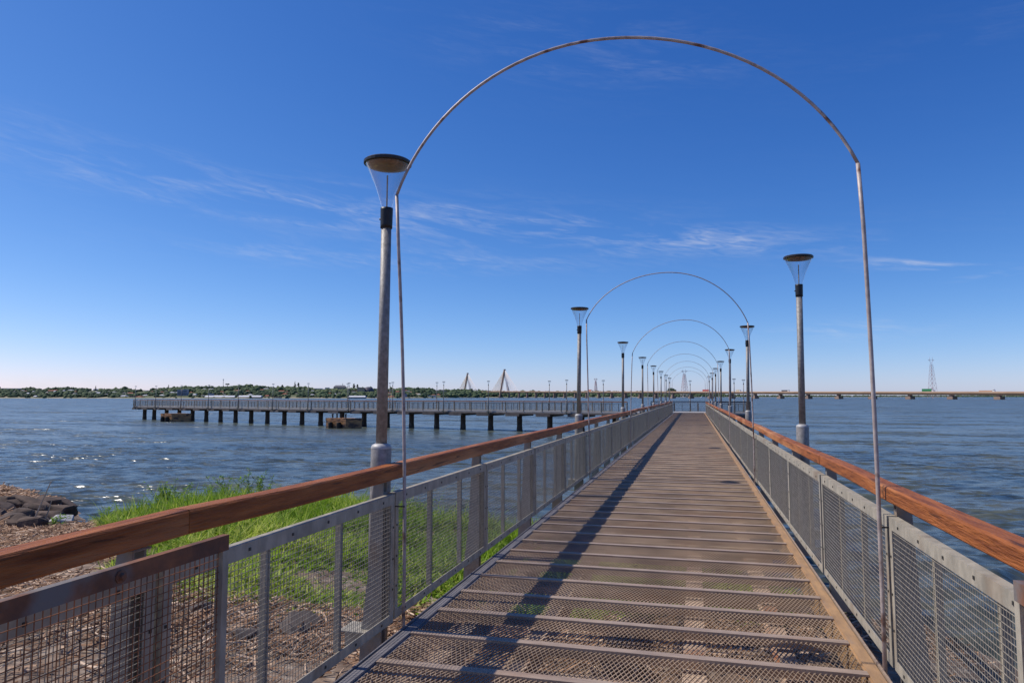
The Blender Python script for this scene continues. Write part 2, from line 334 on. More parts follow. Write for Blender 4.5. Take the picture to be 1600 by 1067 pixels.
# ------------------------------------------------------------------ main walkway pier
pier = thing('walkway_pier', (0, 2, 0), label='long straight metal walkway with cross bars and see-through grating floor', cat='pier')
PO = Vector((0, 2, 0))
def ppart(name, mb, mats, par=pier, smooth=False, label=None):
    o = mb.build(name, mats, par, smooth); o.location = -PO
    if label: o['label'] = label
    return o
def side(x_out, x_in, mm):
    s = 1 if x_out > 0 else -1
    b = MB(); x0, x1 = sorted((x_out - s * .022, x_in)); b.box(x0, x1, -1.5, YEND, -.012, 0.0)
    b.box(*sorted((x_out - s * .10, x_out - s * .028)), -1.5, YEND, -.2, -.0125)
    b2 = MB(); b2.box(*sorted((x_out - s * .0, x_out - s * .012)), -1.5, YEND, -.21, .006)
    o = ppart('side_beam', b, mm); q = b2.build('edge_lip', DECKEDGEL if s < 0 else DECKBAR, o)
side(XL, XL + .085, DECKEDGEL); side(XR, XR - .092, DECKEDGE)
# grating panel (one shared mesh, about a thousand diamonds)
PITCH_B = .512; BARW = .064
def grating():
    lw, ll = .0145, .040; x0, x1 = XL + .075, XR - .085; yl = PITCH_B - BARW + .01
    nx = int((x1 - x0) / lw); ny = int(yl / ll) + 1
    V = []; F = []
    hw, hz = .0022, .0030; base = 0
    for i in range(nx):
        for j in range(ny):
            if (i + j) % 2: continue
            for dj in (1, -1):
                j2 = j + dj
                if j2 < 0 or j2 > ny: continue
                a = np.array([x0 + i * lw, j * ll]); b = np.array([x0 + (i + 1) * lw, j2 * ll])
                a[1] = min(a[1], yl); b[1] = min(b[1], yl)
                d = b - a; d /= np.hypot(*d); n = np.array([-d[1], d[0]]) * hw
                tz = .0025 * dj
                V += [(*(a + n), tz), (*(a - n), -tz), (*(b - n), -tz), (*(b + n), tz), (*(a + n), tz - hz), (*(a - n), -tz - hz), (*(b - n), -tz - hz), (*(b + n), tz - hz)]
                F += [(base, base + 1, base + 2, base + 3), (base, base + 3, base + 7, base + 4), (base + 1, base + 5, base + 6, base + 2), (base + 4, base + 7, base + 6, base + 5)]
                base += 8
    return npmesh('grating', V, F, GRATE)
gme = grating()
bb = MB(); bb.cbox(-.0, .0, 0, 0, 0, 0) if False else None
bme = MB(); bme.box(XL + .087, XR - .094, -BARW / 2, BARW / 2, -.010, .0015); bme.box(XL + .1, XR - .14, -BARW / 2, -BARW / 2 + .006, -.06, -.0101); bme.box(XL + .1, XR - .14, BARW / 2 - .006, BARW / 2, -.06, -.0101)
bmesh_ = bme.mesh('cross_bar', DECKBAR)
YB0 = -1.22; NB = int((YEND - YB0) / PITCH_B)
far = MB(); farg = []
for k in range(NB):
    y = YB0 + k * PITCH_B
    jz = rng.normal(0, .0012)
    if k < 99:
        link('cross_bar', bmesh_, pier, Vector((0, y, jz)) - PO, )
        g = link('grating_panel', gme, pier, Vector((0, y + BARW / 2 - .005, -.014 + jz)) - PO)
    else:
        far.box(XL + .087, XR - .094, y - BARW / 2, y + BARW / 2, -.010, .0015 + jz)
        farg.append(y + BARW / 2 - .005)
ppart('far_cross_bars', far, DECKBAR)['kind'] = 'stuff'
# far gratings joined
gv = np.zeros(len(gme.vertices) * 3, np.float32); gme.vertices.foreach_get('co', gv); gv = gv.reshape(-1, 3)
gf = np.zeros(len(gme.loops), np.int32); gme.loops.foreach_get('vertex_index', gf); gf = gf.reshape(-1, 4)
VV = np.concatenate([gv + np.array([0, y, -.014]) for y in farg]); FF = np.concatenate([gf + i * len(gv) for i in range(len(farg))])
o = link('far_gratings', npmesh('far_gratings', VV, FF, GRATE), pier, -PO); o['kind'] = 'stuff'
for x in (-1.59, -1.07, -.03, .54):
    b = MB(); wdt = .05 if x != -.03 else .07
    b.box(x - wdt, x + wdt, -1.5, YEND, -.10, -.088); b.box(x - .005, x + .005, -1.5, YEND, -.22, -.1001); b.box(x - wdt, x + wdt, -1.5, YEND, -.232, -.2201)
    ppart('stringer', b, BEAM)
for k in range(17):
    y = POSTS[0] + BAY * 2 * k
    b = MB(); b.box(XL + .13, XR - .16, y - .09, y + .09, -.42, -.2325); ppart('cross_girder', b, BEAM)
    if k >= 3:
        b = MB(); b.box(XL - .05, XR + .05, y - .35, y + .35, -.75, -.4205); ppart('pile_cap', b, CAPM)
        for x in (XL + .5, XR - .5):
            b = MB(); b.lathe([(.26, WATER - .9), (.27, -1.4), (.26, -.7505)], 14, (x, y, 0)); ppart('pile', b, CONC, smooth=False)
for k in range(33):
    if k % 2 == 0: continue
    y = POSTS[k] + .05
    b = MB(); b.box(XL - .2, XR + .2, y - .04, y + .04, -.235 - .1, -.2335); ppart('outrigger', b, BEAM)

# ------------------------------------------------------------------ railing (shared meshes)
PT, PB = .88, .03
def panel_meshes(L=BAY, sx=1):
    fr = MB(); y0, y1 = .018, L - .018
    # front flats 6 mm + top and bottom ledges (angle iron); local x=0 is the walking side
    fr.box(0, .006, y0, y1, PT - .068, PT); fr.box(0, .006, y0, y1, PB, PB + .06)
    fr.box(0, .006, y0, y0 + .05, PB + .0605, PT - .0685); fr.box(0, .006, y1 - .05, y1, PB + .0605, PT - .0685)
    fr.box(.0062, .05, y0, y1, PT - .006, PT); fr.box(.0062, .05, y0, y1, PB, PB + .006)
    fr.box(.0062, .05, y0, y0 + .006, PB + .0065, PT - .0065); fr.box(.0062, .05, y1 - .006, y1, PB + .0065, PT - .0065)
    fr.cm = 1
    for k in range(6):
        y = .2 + k * (L - .4) / 5
        for z in (PT - .034, PB + .03): fr.box(-.004, -.0003, y - .007, y + .007, z - .007, z + .007)
    for z in (.25, .45, .66):
        for y in (y0 + .02, y1 - .02): fr.box(-.004, -.0003, y - .006, y + .006, z - .006, z + .006)
    wires = MB(); t = .00115
    n = int((L - .1) / .026)
    for k in range(n + 1):
        y = .05 + (L - .1) * k / n; wires.box(.0095, .0095 + 2 * t, y - t, y + t, PB + .03, PT - .03)
    m_ = int((PT - PB - .06) / .0255)
    for k in range(m_ + 1):
        z = PB + .03 + (PT - PB - .06) * k / m_; wires.box(.0063, .0063 + 2 * t, .03, L - .03, z - t, z + t)
    stf = MB(); stf.box(.0135, .0195, -.019, .019, PB + .05, PT - .05); stf.box(.0197, .045, -.019, -.013, PB + .05, PT - .05)
    return fr.mesh('mesh_panel', [GALV, BOLT]), wires.mesh('wire_mesh', GALVB), stf.mesh('stiffener', GALV)
PFR, PWI, PST = panel_meshes()
def flip(me):
    m2 = me.copy(); n = len(m2.vertices); c = np.zeros(n * 3, np.float32); m2.vertices.foreach_get('co', c); c[0::3] *= -1; m2.vertices.foreach_set('co', c); m2.flip_normals(); m2.update(); return m2
PFL, PWL, PSL = flip(PFR), flip(PWI), flip(PST)
def post_mesh(s):
    b = MB(); th = .012
    p = [(.0, -.3), (.215, -.3), (.20, -.05), (.155, .35), (.13, .9), (.12, .965), (.0, .965)]
    p = [(.052 if i in (0, 6) else q[0], q[1]) for i, q in enumerate(p)]
    n = len(p)
    v = [(s * a, 0, z) for a, z in p] + [(s * a, th, z) for a, z in p]
    b.add(v, [tuple(range(n))[::-1], tuple(range(n, 2 * n))] + [(i, (i + 1) % n, (i + 1) % n + n, i + n) for i in range(n)])
    b.add([(q[0], q[1] + .06, q[2]) for q in v], [tuple(range(n))[::-1], tuple(range(n, 2 * n))] + [(i, (i + 1) % n, (i + 1) % n + n, i + n) for i in range(n)])
    b.box(*sorted((s * .0525, s * .1)), .0125, .0595, .02, .9); b.box(*sorted((s * .04, s * .15)), -.01, .085, .9655, .972)
    me = b.mesh('post', POSTM); return me
PMR, PML = post_mesh(1), post_mesh(-1)
def railing(s, label):
    xin = (XR + .055) if s > 0 else (XL - .08)
    r = thing('railing', (xin, 0, 0), label=label, cat='railing', group='railings along the walkway')
    fr, wi, st, pm = (PFR, PWI, PST, PMR) if s > 0 else (PFL, PWL, PSL, PML)
    for k in range(32):
        y = POSTS[k]; jx = rng.normal(0, .004)
        p = link('mesh_panel', fr, r, (jx, y, rng.normal(0, .003) + (.004 if s < 0 else -.018)))
        link('wire_mesh', wi, p, (0, 0, 0))
        for q in (1, 2): link('stiffener', st, p, (0, BAY * q / 3 + rng.normal(0, .004), 0))
    for k in range(33):
        link('post', pm, r, (0, POSTS[k] - .08 if s < 0 else POSTS[k] + .005, 0))
    # handrail timbers: two bays each, slightly out of true
    br = [0, 1, 2] + list(range(4, 32, 2)) + [32] if s < 0 else [0, 2, 3] + list(range(5, 33, 2)) + [32]
    br = sorted(set(br)); zt = 1.088 if s < 0 else 1.032
    hh = .100 if s < 0 else .086; wd = .099; jog = {k: rng.normal(0, .007) for k in range(34)}; jog[1] = jog[0] = 0.0
    for a, b_ in zip(br[:-1], br[1:]):
        m_ = MB(); x0, x1 = sorted((s * .0, s * wd)); y0, y1 = POSTS[a] + .045, POSTS[b_] + .042
        if s < 0: y0 += .12; y1 += .12
        if a == 0: y0 = -.35
        prof = lambda dz, dx: [(x0 + .008 + dx, zt - hh + dz), (x1 - .008 + dx, zt - hh + dz), (x1 + dx, zt - hh + .008 + dz), (x1 + dx, zt - .009 + dz), (x1 - .009 + dx, zt + dz), (x0 + .009 + dx, zt + dz), (x0 + dx, zt - .009 + dz), (x0 + dx, zt - hh + .008 + dz)]
        V = []; F = []; ns = 9
        sag = rng.normal(0, .006); dz0, dz1, dx0, dx1 = (-.035 if a == 0 and s < 0 else jog[a]), (0 if a == 0 else jog[b_]), rng.normal(0, .003), rng.normal(0, .003)
        for i in range(ns):
            t = i / (ns - 1); dz = dz0 * (1 - t) + dz1 * t + sag * sin(pi * t) + rng.normal(0, .0006); dx = dx0 * (1 - t) + dx1 * t
            V += [(px, y0 + (y1 - y0) * t, pz) for px, pz in prof(dz, dx)]
        for i in range(ns - 1): F += [(i * 8 + q, i * 8 + (q + 1) % 8, (i + 1) * 8 + (q + 1) % 8, (i + 1) * 8 + q) for q in range(8)]
        F += [tuple(range(7, -1, -1)), tuple((ns - 1) * 8 + q for q in range(8))]
        m_.add(V, F); m_.build('handrail', WOOD, r)
    return r
railing(-1, 'left railing of the walkway, shaded wire panels under a reddish timber handrail')
railing(1, 'right railing of the walkway, sunlit grey wire panels under an orange timber handrail')

# ------------------------------------------------------------------ gates folded back along the rails
def gate(x, s, label):
    g = thing('gate', (x, 2.47, 0), label=label, cat='gate', group='rusty gates folded back against the railings')
    b = MB(); L = 2.3; zt, zb = .996, .09
    b.box(-.015, .015, -L, 0, zt - .06, zt); b.box(-.015, .015, -L, 0, zb, zb + .06)
    ep = MB(); ep.box(-.0155, .0155, -.036, 0, zb + .0605, zt - .0605); ep.build('end_post', GALV, g); b.box(-.015, .015, -L, -L + .04, zb + .0605, zt - .0605)
    b.build('frame', RUST, g)
    w_ = MB(); n = int((L - .1) / .0265)
    for k in range(n + 1):
        y = -.045 - (L - .1) * k / n; w_.box(-.0012, .0012, y - .0012, y + .0012, zb + .06, zt - .06)
    m_ = 29
    for k in range(m_ + 1):
        z = zb + .06 + (zt - zb - .12) * k / m_; w_.box(.0013, .0037, -L + .04, -.04, z - .0012, z + .0012)
    w_.build('wire_mesh', RUSTW, g)
    for y in (-1.0, -1.66):
        st = MB(); st.box(-.014, -.0025, y - .024, y + .024, zb + .0605, zt - .0605); st.build('stiffener', RUST, g)
    for y in (-.55, -.97, -1.6):
        h = MB(); xx = -s * .016; h.lathe([(.022, 0), (.022, .004), (.012, .004), (.010, .016)], 10); me = h.mesh('bolt', RUST)
        q = link('bolt', me, g, (xx, y, zt - .032)); q.rotation_euler = (0, -s * radians(90), 0)
    return g
gate(XL + .085, -1, 'rusty brown wire gate folded against the left railing')
gate(XR - .07, 1, 'rusty orange wire gate at the right edge, folded against the right railing')

# ------------------------------------------------------------------ lamp posts
def lamp_proto():
    r = thing('lamp_post')
    b = MB(); b.lathe([(.073, -.32), (.073, 1.188), (.066, 1.203), (.042, 1.216)], 20); b.build('sleeve', POLEM, r, True)
    sh = MB(); sh.lathe([(.0738, 1.182), (.0735, 1.190), (.067, 1.205), (.043, 1.2185), (.040, 1.219)], 20, capb=False, capt=False); sh.build('collar_dome', POLETOP, r, True)  # thin skin over the sleeve shoulder carrying the painted highlight
    b = MB(); b.lathe([(.0395, 1.2), (.037, 2.78)], 18); b.build('pole', POLEM, r, True)
    b = MB(); b.lathe([(.0435, 2.775), (.044, 2.80), (.0455, 2.91), (.0455, 2.925)], 18); b.box(-.055, -.04, -.006, .006, 2.84, 2.852); b.build('collar', BLACKP, r, True)
    b = MB(); b.lathe([(.040, 2.926), (.050, 2.965), (.084, 3.07), (.160, 3.245)], 28, capb=False, capt=False); b.build('glass_shade', GLASS, r, True)
    b = MB(); b.lathe([(.06, 3.228), (.10, 3.230), (.153, 3.238), (.155, 3.246)], 28, capt=True); b.build('reflector', REFL, r, True)
    b = MB(); b.lathe([(.164, 3.247), (.174, 3.250), (.175, 3.268), (.166, 3.276), (.05, 3.288)], 30); b.build('lid', LIDM, r, False)
    b = MB(); b.tube([(0, 0, 2.92), (0, 0, 3.17)], .006, 6); b.build('rod', GALV, r)
    return r
LS = 8.742
lp = lamp_proto()
b = MB(); b.box(.03, .30, -.10, .10, -.022, -.012); b.box(.03, .3, -.006, .006, -.14, -.0225); mp_me = b.mesh('mounting_plate', GALV)
first = True
for s, x, y0, n in ((-1, -2.18, 4.60, 8), (1, 1.258, 9.08, 7)):
    for k in range(n):
        o = lp if first else copy_tree(lp); first = False
        o.location = (x, y0 + k * LS, 0); o.rotation_euler = (rng.normal(0, .002), .0135 + rng.normal(0, .003), 0)
        sd = 'left' if s < 0 else 'right'
        tag(o, f'{ORD[k]} grey lamp post with clear cone head along the {sd} railing', 'lamp post', 'lamp posts along the walkway')
for o in [q for q in COL.objects if q.name.startswith('lamp_post')]:
    if abs(o.location.x + 2.18) < .01: link('mounting_plate', mp_me, o, (-.19, -.16, 0))
    else: link('mounting_plate', mp_me, o, (-.14, .0, -.01), pi * 0)

# ------------------------------------------------------------------ arches
AR = [(-2.02, 2.98, -.60, 3.935, .985, 2.95), (-1.975, 3.02, -.46, 3.875, .975, 2.885), (-1.84, 2.90, -.25, 3.915, 1.06, 2.97), (-1.93, 2.95, -.42, 3.92, 1.0, 2.93), (-1.95, 2.97, -.45, 3.90, 1.02, 2.95), (-1.90, 2.93, -.42, 3.93, .99, 2.94), (-1.97, 2.96, -.47, 3.9, 1.02, 2.96), (-1.92, 2.95, -.42, 3.9, 1.0, 2.95)]
for k, (lx, lz, ax, az_, rx, rz_) in enumerate(AR):
    y = 4.4765 + LS * k; t = thing('arch', (-.46, y, 0), label=f'{ORD[k]} thin metal pipe arch spanning the walkway', cat='arch', group='thin pipe arches over the walkway')
    wob = rng.normal(0, .012, 6)
    pts = [(XL - .005 + .46, 0, -.12)]
    for i in range(1, 8):
        u = i / 8; pts.append((XL - .005 + .46 + (lx - XL) * (u ** 1.5) + wob[0] * sin(pi * u), wob[1] * sin(pi * u), lz * u))
    a = MB(); a.tube(pts + [(lx + .46, 0, lz)], .0125, 8); a.build('upright', ARCHM, t, True)
    pts = [(XR + .008 + .46, 0, -.12)]
    for i in range(1, 8):
        u = i / 8; pts.append((XR + .008 + .46 + (rx - XR) * (u ** 1.5) + wob[2] * sin(pi * u), wob[3] * sin(pi * u), rz_ * u))
    a = MB(); a.tube(pts + [(rx + .46, 0, rz_)], .0125, 8); a.build('upright', ARCHM, t, True)
    pts = []
    pm = radians(70)
    for i in range(41):
        u = -1 + i / 20; ph = pm * u; hx = (ax - lx) if u < 0 else (rx - ax); base = lz if u < 0 else rz_
        pts.append((ax + .46 + hx * sin(ph) / sin(pm), wob[4] * (1 - u * u), base + (az_ - base) * (cos(ph) - cos(pm)) / (1 - cos(pm))))
    a = MB(); a.tube(pts, .0105 if k == 0 else .0085, 8); a.build('hoop', ARCHM, t, True)
    for xx, sg in ((XL - .005, -1), (XR + .008, 1)):
        c_ = MB(); c_.bar((xx + .46, 0, .80), (xx + .46 + sg * .07, 0, .80), .010, .008); c_.build('bracket', BOLT, t)

# ------------------------------------------------------------------ end platform and side pier
def V2(a): return np.array(a, float)
A2, B2, C2 = V2((-9.1, 70.5)), V2((-48, 80.7)), V2((-90, 95.8)); P0 = V2((XL - .13, YEND - 1.2)); WD = 3.1
sp = thing('side_pier', (-48, 82, 0), label='low side pier on dark piles running off to the left over the water', cat='pier')
SPO = Vector((-48, 82, 0))
def spp(name, mb, m_, smooth=False):
    o = mb.build(name, m_, sp, smooth); o.location = -SPO; return o
def nrm(a, b): d = (b - a) / np.hypot(*(b - a)); n = np.array([-d[1], d[0]]); return d, (n if n[1] > 0 else -n)
near = [P0, A2, B2, C2]
def offs(off):
    out = []
    for i, p in enumerate(near):
        ns = []
        if i > 0: ns.append(nrm(near[i - 1], p)[1])
        if i < 3: ns.append(nrm(p, near[i + 1])[1])
        n = sum(ns) / np.hypot(*sum(ns)); out.append(p + n * off)
    return out
nr, fr_ = offs(0), offs(WD)
b = MB()
for i in range(3):
    q = [nr[i], nr[i + 1], fr_[i + 1], fr_[i]]
    b.add([(*p, z) for z in (-.16, -.01) for p in q], [(3, 2, 1, 0), (4, 5, 6, 7), (0, 1, 5, 4), (1, 2, 6, 5), (2, 3, 7, 6), (3, 0, 4, 7)])
spp('deck', b, WDECK)
b = MB()
for i in range(3):
    for pts in (nr, fr_):
        b.bar((*pts[i], -.24), (*pts[i + 1], -.24), .16, .155)
spp('edge_beam', b, CAPM)
b = MB(); b.box(XL - .125, 5.25, YEND + .02, YEND + 5.2, -.17, -.006); o = spp('platform_deck', b, WDECK)
b = MB(); b.box(XL - .3, 5.3, YEND + .03, YEND + .2, -.5, -.1705); b.box(XL - .3, 5.3, YEND + 5.0, YEND + 5.2, -.5, -.1705); spp('platform_beam', b, CAPM)
def along(P, s_):
    acc = 0
    for i in range(len(P) - 1):
        l = np.hypot(*(P[i + 1] - P[i]))
        if s_ <= acc + l or i == len(P) - 2:
            d = (P[i + 1] - P[i]) / l; return P[i] + d * (s_ - acc), math.atan2(d[1], d[0])
        acc += l
mid = offs(WD / 2); TL = sum(np.hypot(*(mid[i + 1] - mid[i])) for i in range(3))
s_ = 2.6; 
while s_ < TL - .5:
    p, a = along(mid, s_)
    c = MB(); c.box(-.85, .85, -WD / 2 - .15, WD / 2 + .15, -.56, -.32); o = c.build('cap_beam', CAPM, sp); o.location = (p[0] + 48, p[1] - 82, 0); o.rotation_euler = (0, 0, a)
    c = MB(); c.lathe([(.34, WATER - .8), (.33, WATER + .35), (.30, WATER + .5), (.30, -.565)], 14)
    o = c.build('pile', CONC, sp); o.location = (p[0] + 48, p[1] - 82, 0)
    s_ = TL - .75 if s_ < TL - 1.2 and s_ + 3.72 > TL - .8 else s_ + 3.72
for x in (-1, 1.6, 4.5):
    for y in (YEND + .7, YEND + 4.4):
        c = MB(); c.lathe([(.28, WATER - .8), (.27, -.5005)], 14, (x, y, 0)); spp('pile', c, CONC)
DARKR = mat('dark_rail', (.10, .085, .08), (.06, .05, .05), 3, .6)
# far railings: same bays, coarser wires
def far_panel():
    L = BAY; fr = MB(); fr.box(-.02, .02, .03, L - .03, PT - .05, PT); fr.box(-.02, .02, .03, L - .03, PB, PB + .05); fr.box(-.02, .02, .03, .08, PB + .0505, PT - .0505); fr.box(-.02, .02, L - .08, L - .03, PB + .0505, PT - .0505)
    w_ = MB(); n = 52
    for k in range(n + 1): y = .09 + (L - .18) * k / n; w_.box(-.002, .002, y - .0022, y + .0022, PB + .051, PT - .051)
    for k in range(20): z = PB + .08 + k * .038; w_.box(.0022, .006, .08, L - .08, z - .0022, z + .0022)
    st = MB(); st.box(-.03, -.0025, -.02, .02, PB + .051, PT - .051)
    po = MB(); po.box(-.035, .035, -.03, .03, -.02, .96); po.box(-.05, .05, -.05, .05, -.005, .01)
    return fr.mesh('mesh_panel', GALV), w_.mesh('wire_mesh', GALVB), st.mesh('stiffener', DARKR), po.mesh('post', DARKR)
FP = far_panel()
def far_rail(P, label, skip=None, dark=False):
    P = [V2(p) for p in P]
    r = thing('railing', (*P[0], 0), label=label, cat='railing', group='railings of the side pier')
    for i in range(len(P) - 1):
        L = np.hypot(*(P[i + 1] - P[i])); n = max(1, round(L / BAY)); d = (P[i + 1] - P[i]) / L; a = math.atan2(d[1], d[0]); sc = L / n / BAY
        for k in range(n):
            q = P[i] + d * (L * k / n); loc = (q[0] - P[0][0], q[1] - P[0][1], 0)
            p = link('mesh_panel', FP[0], r, loc, a - pi / 2); p.scale = (1, sc, 1); link('wire_mesh', FP[1], p)
            for u in (1, 2): link('stiffener', FP[2], p, (0, BAY * u / 3, 0))
            link('post', FP[3], r, loc, a - pi / 2)
        h = MB(); ha = P[i] - P[0]; hb = P[i + 1] - P[0]; h.bar((*ha, 1.02), (*hb, 1.02), .11, .10); h.build('handrail', DARKR if dark else WOODF, r)
    q = P[-1] - P[0]; link('post', FP[3], r, (q[0], q[1], 0), a - pi / 2)
WOODF = mat('weathered_timber', (.36, .17, .09), (.24, .11, .06), 2, .6)
# the near rail of the wing starts where the main walkway's left railing ends
far_rail([nr[1] * .62 + nr[0] * .38, nr[1], nr[2], nr[3]], 'near railing of the side pier, grey panels above the dark piles')
e = nrm(near[2], near[3])
far_rail([fr_[1], fr_[2], fr_[3], nr[3]], 'far railing of the side pier, seen behind the near one')
far_rail([(XL - 2.5, YEND + 5.1), (5.2, YEND + 5.1)], 'dark railing closing the far end of the walkway', dark=True)
far_rail([(XR + .2, YEND + .1), (5.2, YEND + .1)], 'short railing on the near side of the end platform, right of the walkway', dark=True)
far_rail([(5.2, YEND + .1), (5.2, YEND + 5.1)], 'short railing across the right end of the platform', dark=True)
# lamps on the side pier
for k, (x, y) in enumerate([(-12.8, 71.4), (-22.0, 73.8), (-27.8, 75.3), (-35.0, 77.2), (-41.7, 78.95), (-48.5, 80.8), (-55.3, 83.2), (-62.6, 85.8), (-69.5, 88.3), (-76.4, 90.8), (-83.3, 93.3), (-89.3, 95.5)]):
    o = copy_tree(lp); o.location = (x, y - .12, 0)
    tag(o, f'lamp post on the near edge of the side pier, {ORD[k] if k else "first"} counted from the walkway', 'lamp post', 'lamp posts on the side pier')
for k, (x, y) in enumerate([(-15.5, 75.4), (-30.2, 79.2), (-37.2, 81.0), (-44.1, 82.9), (-9.3, 73.6)]):
    o = copy_tree(lp); o.location = (x, y + .1, 0)
    nm = ['second from the walkway', 'third from the walkway', 'fourth from the walkway', 'farthest from the walkway', 'closest to the walkway'][k]
    tag(o, f'lamp post on the far edge of the side pier, {nm}', 'lamp post', 'lamp posts on the side pier')
for k, (px, d, lab) in enumerate([(1077.4, 75.2, 'lamp post at the far end railing in line with the walkway'), (1140, 66, 'lamp post on the end platform just right of the right-hand lamp row'), (1153, 70, 'rightmost lamp post of the end platform')]):
    p = wp(px, d); p.z = 0
    if k: p.y = YEND + (.4 if k == 1 else 4.6); p.x = (px - 1084) / FPX * p.y * 1.03
    o = copy_tree(lp); o.location = p; tag(o, lab, 'lamp post', 'lamp posts on the end platform')

# ------------------------------------------------------------------ mooring blocks
def block(px0, pxc, px1, d, ztop, label, nf, boll):
    t = thing('mooring_block', wp(pxc, d, WATER), label=label, cat='mooring block', group='rusty mooring blocks by the side pier')
    ll = abs(px0 - pxc) / FPX * d; lr = abs(px1 - pxc) / FPX * d
    # corner nearest to the viewer, left face and right face recede from it
    rt = np.array([CY, SY]); fw = np.array([-SY, CY])
    u = -rt * ll + fw * ll * .55; v_ = rt * lr + fw * lr * .35
    h = ztop - WATER; b = MB(); P = [(0, 0), tuple(u), tuple(u + v_), tuple(v_)]
    cx, cy = (u + v_) / 2
    ins = [(cx + (x - cx) * 1.03, cy + (y - cy) * 1.03) for x, y in P]
    vs = []
    for z, q in ((-.6, P), (h * .72, P), (h * .721, ins), (h, ins)): vs += [(x, y, z) for x, y in q]
    f = [(8 + 4 + i, 8 + 4 + (i + 1) % 4) for i in range(0)]
    F = []
    for L_ in range(3):
        for i in range(4): F.append((L_ * 4 + i, L_ * 4 + (i + 1) % 4, L_ * 4 + 4 + (i + 1) % 4, L_ * 4 + 4 + i))
    F = [q[::-1] for q in F]
    F.append((12, 15, 14, 13)); b.add(vs, F); b.build('body', RUSTC, t)
    ud = u / np.hypot(*u); n_ = np.array([ud[1], -ud[0]]);
    if n_ @ fw > 0: n_ = -n_
    for k in range(nf):
        c = u * (.28 + .42 * k); c = c + n_ * .25
        q = MB(); q.lathe([(.24, -.3), (.28, .2), (.28, h * .5), (.22, h * .62)], 10, (0, 0, 0)); o = q.build('fender', RUBBER, t); o.location = (c[0], c[1], 0); o.scale = (1, 1, 1)
        q = MB(); q.box(-.5, .5, -.14, .14, h * .62, h * .66); o = q.build('fender_shelf', RUSTC, t); o.location = (c[0], c[1], 0); o.rotation_euler = (0, 0, math.atan2(u[1], u[0]))
    for k in range(boll):
        c = u * (.25 + .22 * k) + v_ * .3
        q = MB(); q.lathe([(.09, h), (.09, h + .42), (.15, h + .44), (.15, h + .5)], 10); o = q.build('bollard', RUBBER, t); o.location = (c[0], c[1], 0)
    # u/v order makes the winding depend on the side; recompute
    return t
block(248, 271, 297, 104.5, -.98, 'rusty concrete mooring block at the far left end of the side pier', 2, 0)
block(506, 542, 565, 82.5, -1.0, 'rusty concrete mooring block with four bollards near the middle of the side pier', 2, 4)

# ------------------------------------------------------------------ far shore
KEYS = [(-700, 1250, 603, 520), (-200, 1400, 604, 520), (0, 1500, 606.5, 450), (150, 1480, 606, 420), (300, 1420, 603.5, 420), (420, 1440, 603.5, 430), (520, 1480, 604, 430), (620, 1560, 605.5, 450), (700, 1900, 608.5, 500), (800, 2500, 609.5, 700), (900, 3000, 610.5, 900), (1000, 3500, 611, 900), (1100, 4200, 612.2, 900), (1180, 5200, 616.6, 800), (1400, 6000, 617, 800), (1900, 6600, 617, 800)]
kx = np.array([k[0] for k in KEYS], float)
def kf(px, i): return np.interp(px, kx, [k[i] for k in KEYS])
def hill_pt(px, t, seed=0):
    """t 0 at the shore .. 1 at the ridge"""
    d0 = kf(px, 1); dd = kf(px, 3); d = d0 + dd * t
    ztop = EYE + (619.2 - (kf(px, 2) + 3.2 * np.clip(2600 / (d0 + dd), .3, 1))) / FPX * (d0 + dd)
    xc = (px - 800) / FPX * d; X, Y = xc * CY - d * SY, xc * SY + d * CY
    z = WATER + .3 + (ztop - WATER) * (np.clip(t, 0, 1) ** .8) * (1 + .10 * np.sin(px * .021) + .06 * np.sin(px * .07)) * np.clip(2.2 - t, 0, 1)
    return X, Y, z
pxs = np.arange(-700, 1900, 6.0); ts = np.concatenate([[-.03], np.linspace(0, 1, 9), [1.3, 2.0]])
PX, TT = np.meshgrid(pxs, ts); HX, HY, HZ = hill_pt(PX, TT); HZ = np.where(TT < 0, WATER - 1.5, HZ)
HILL = mat('hill_ground', (.13, .14, .06), (.07, .085, .035), .02, .95, coord='World', c3=(.33, .28, .19), s3=.012, t3=(.58, .66))
o = link('hills', npmesh('hills', np.stack([HX, HY, HZ], -1).reshape(-1, 3), gridfaces(len(ts), len(pxs)), HILL, True)); tag(o, 'low wooded hills along the far shore', 'hills', kind='structure')
o = link('beach', None)
bp_ = []; bf = []
pb = np.arange(-700, 1500, 8.0)
wig = 8 * np.sin(pb * .05) + 6 * np.sin(pb * .13 + 1)
v0 = [hill_pt(x, 0) for x in pb]
V = []; 
for i, x in enumerate(pb):
    for t, z in ((-.012, WATER - .3), (-.004, WATER + .5), (.015 + .012 * sin(x * .05) + .006 * sin(x * .21), WATER + 2.2)):
        a = hill_pt(x, t); V.append((a[0], a[1], z))
SANDM = mat('shore_sand', (.40, .33, .22), (.20, .20, .11), .03, .95, coord='World')
COL.objects.unlink(o); bpy.data.objects.remove(o)
o = link('beach', npmesh('beach', V, gridfaces(len(pb), 3)[:, ::-1], SANDM)); tag(o, 'narrow pale beach at the foot of the far hills', 'beach', kind='structure')

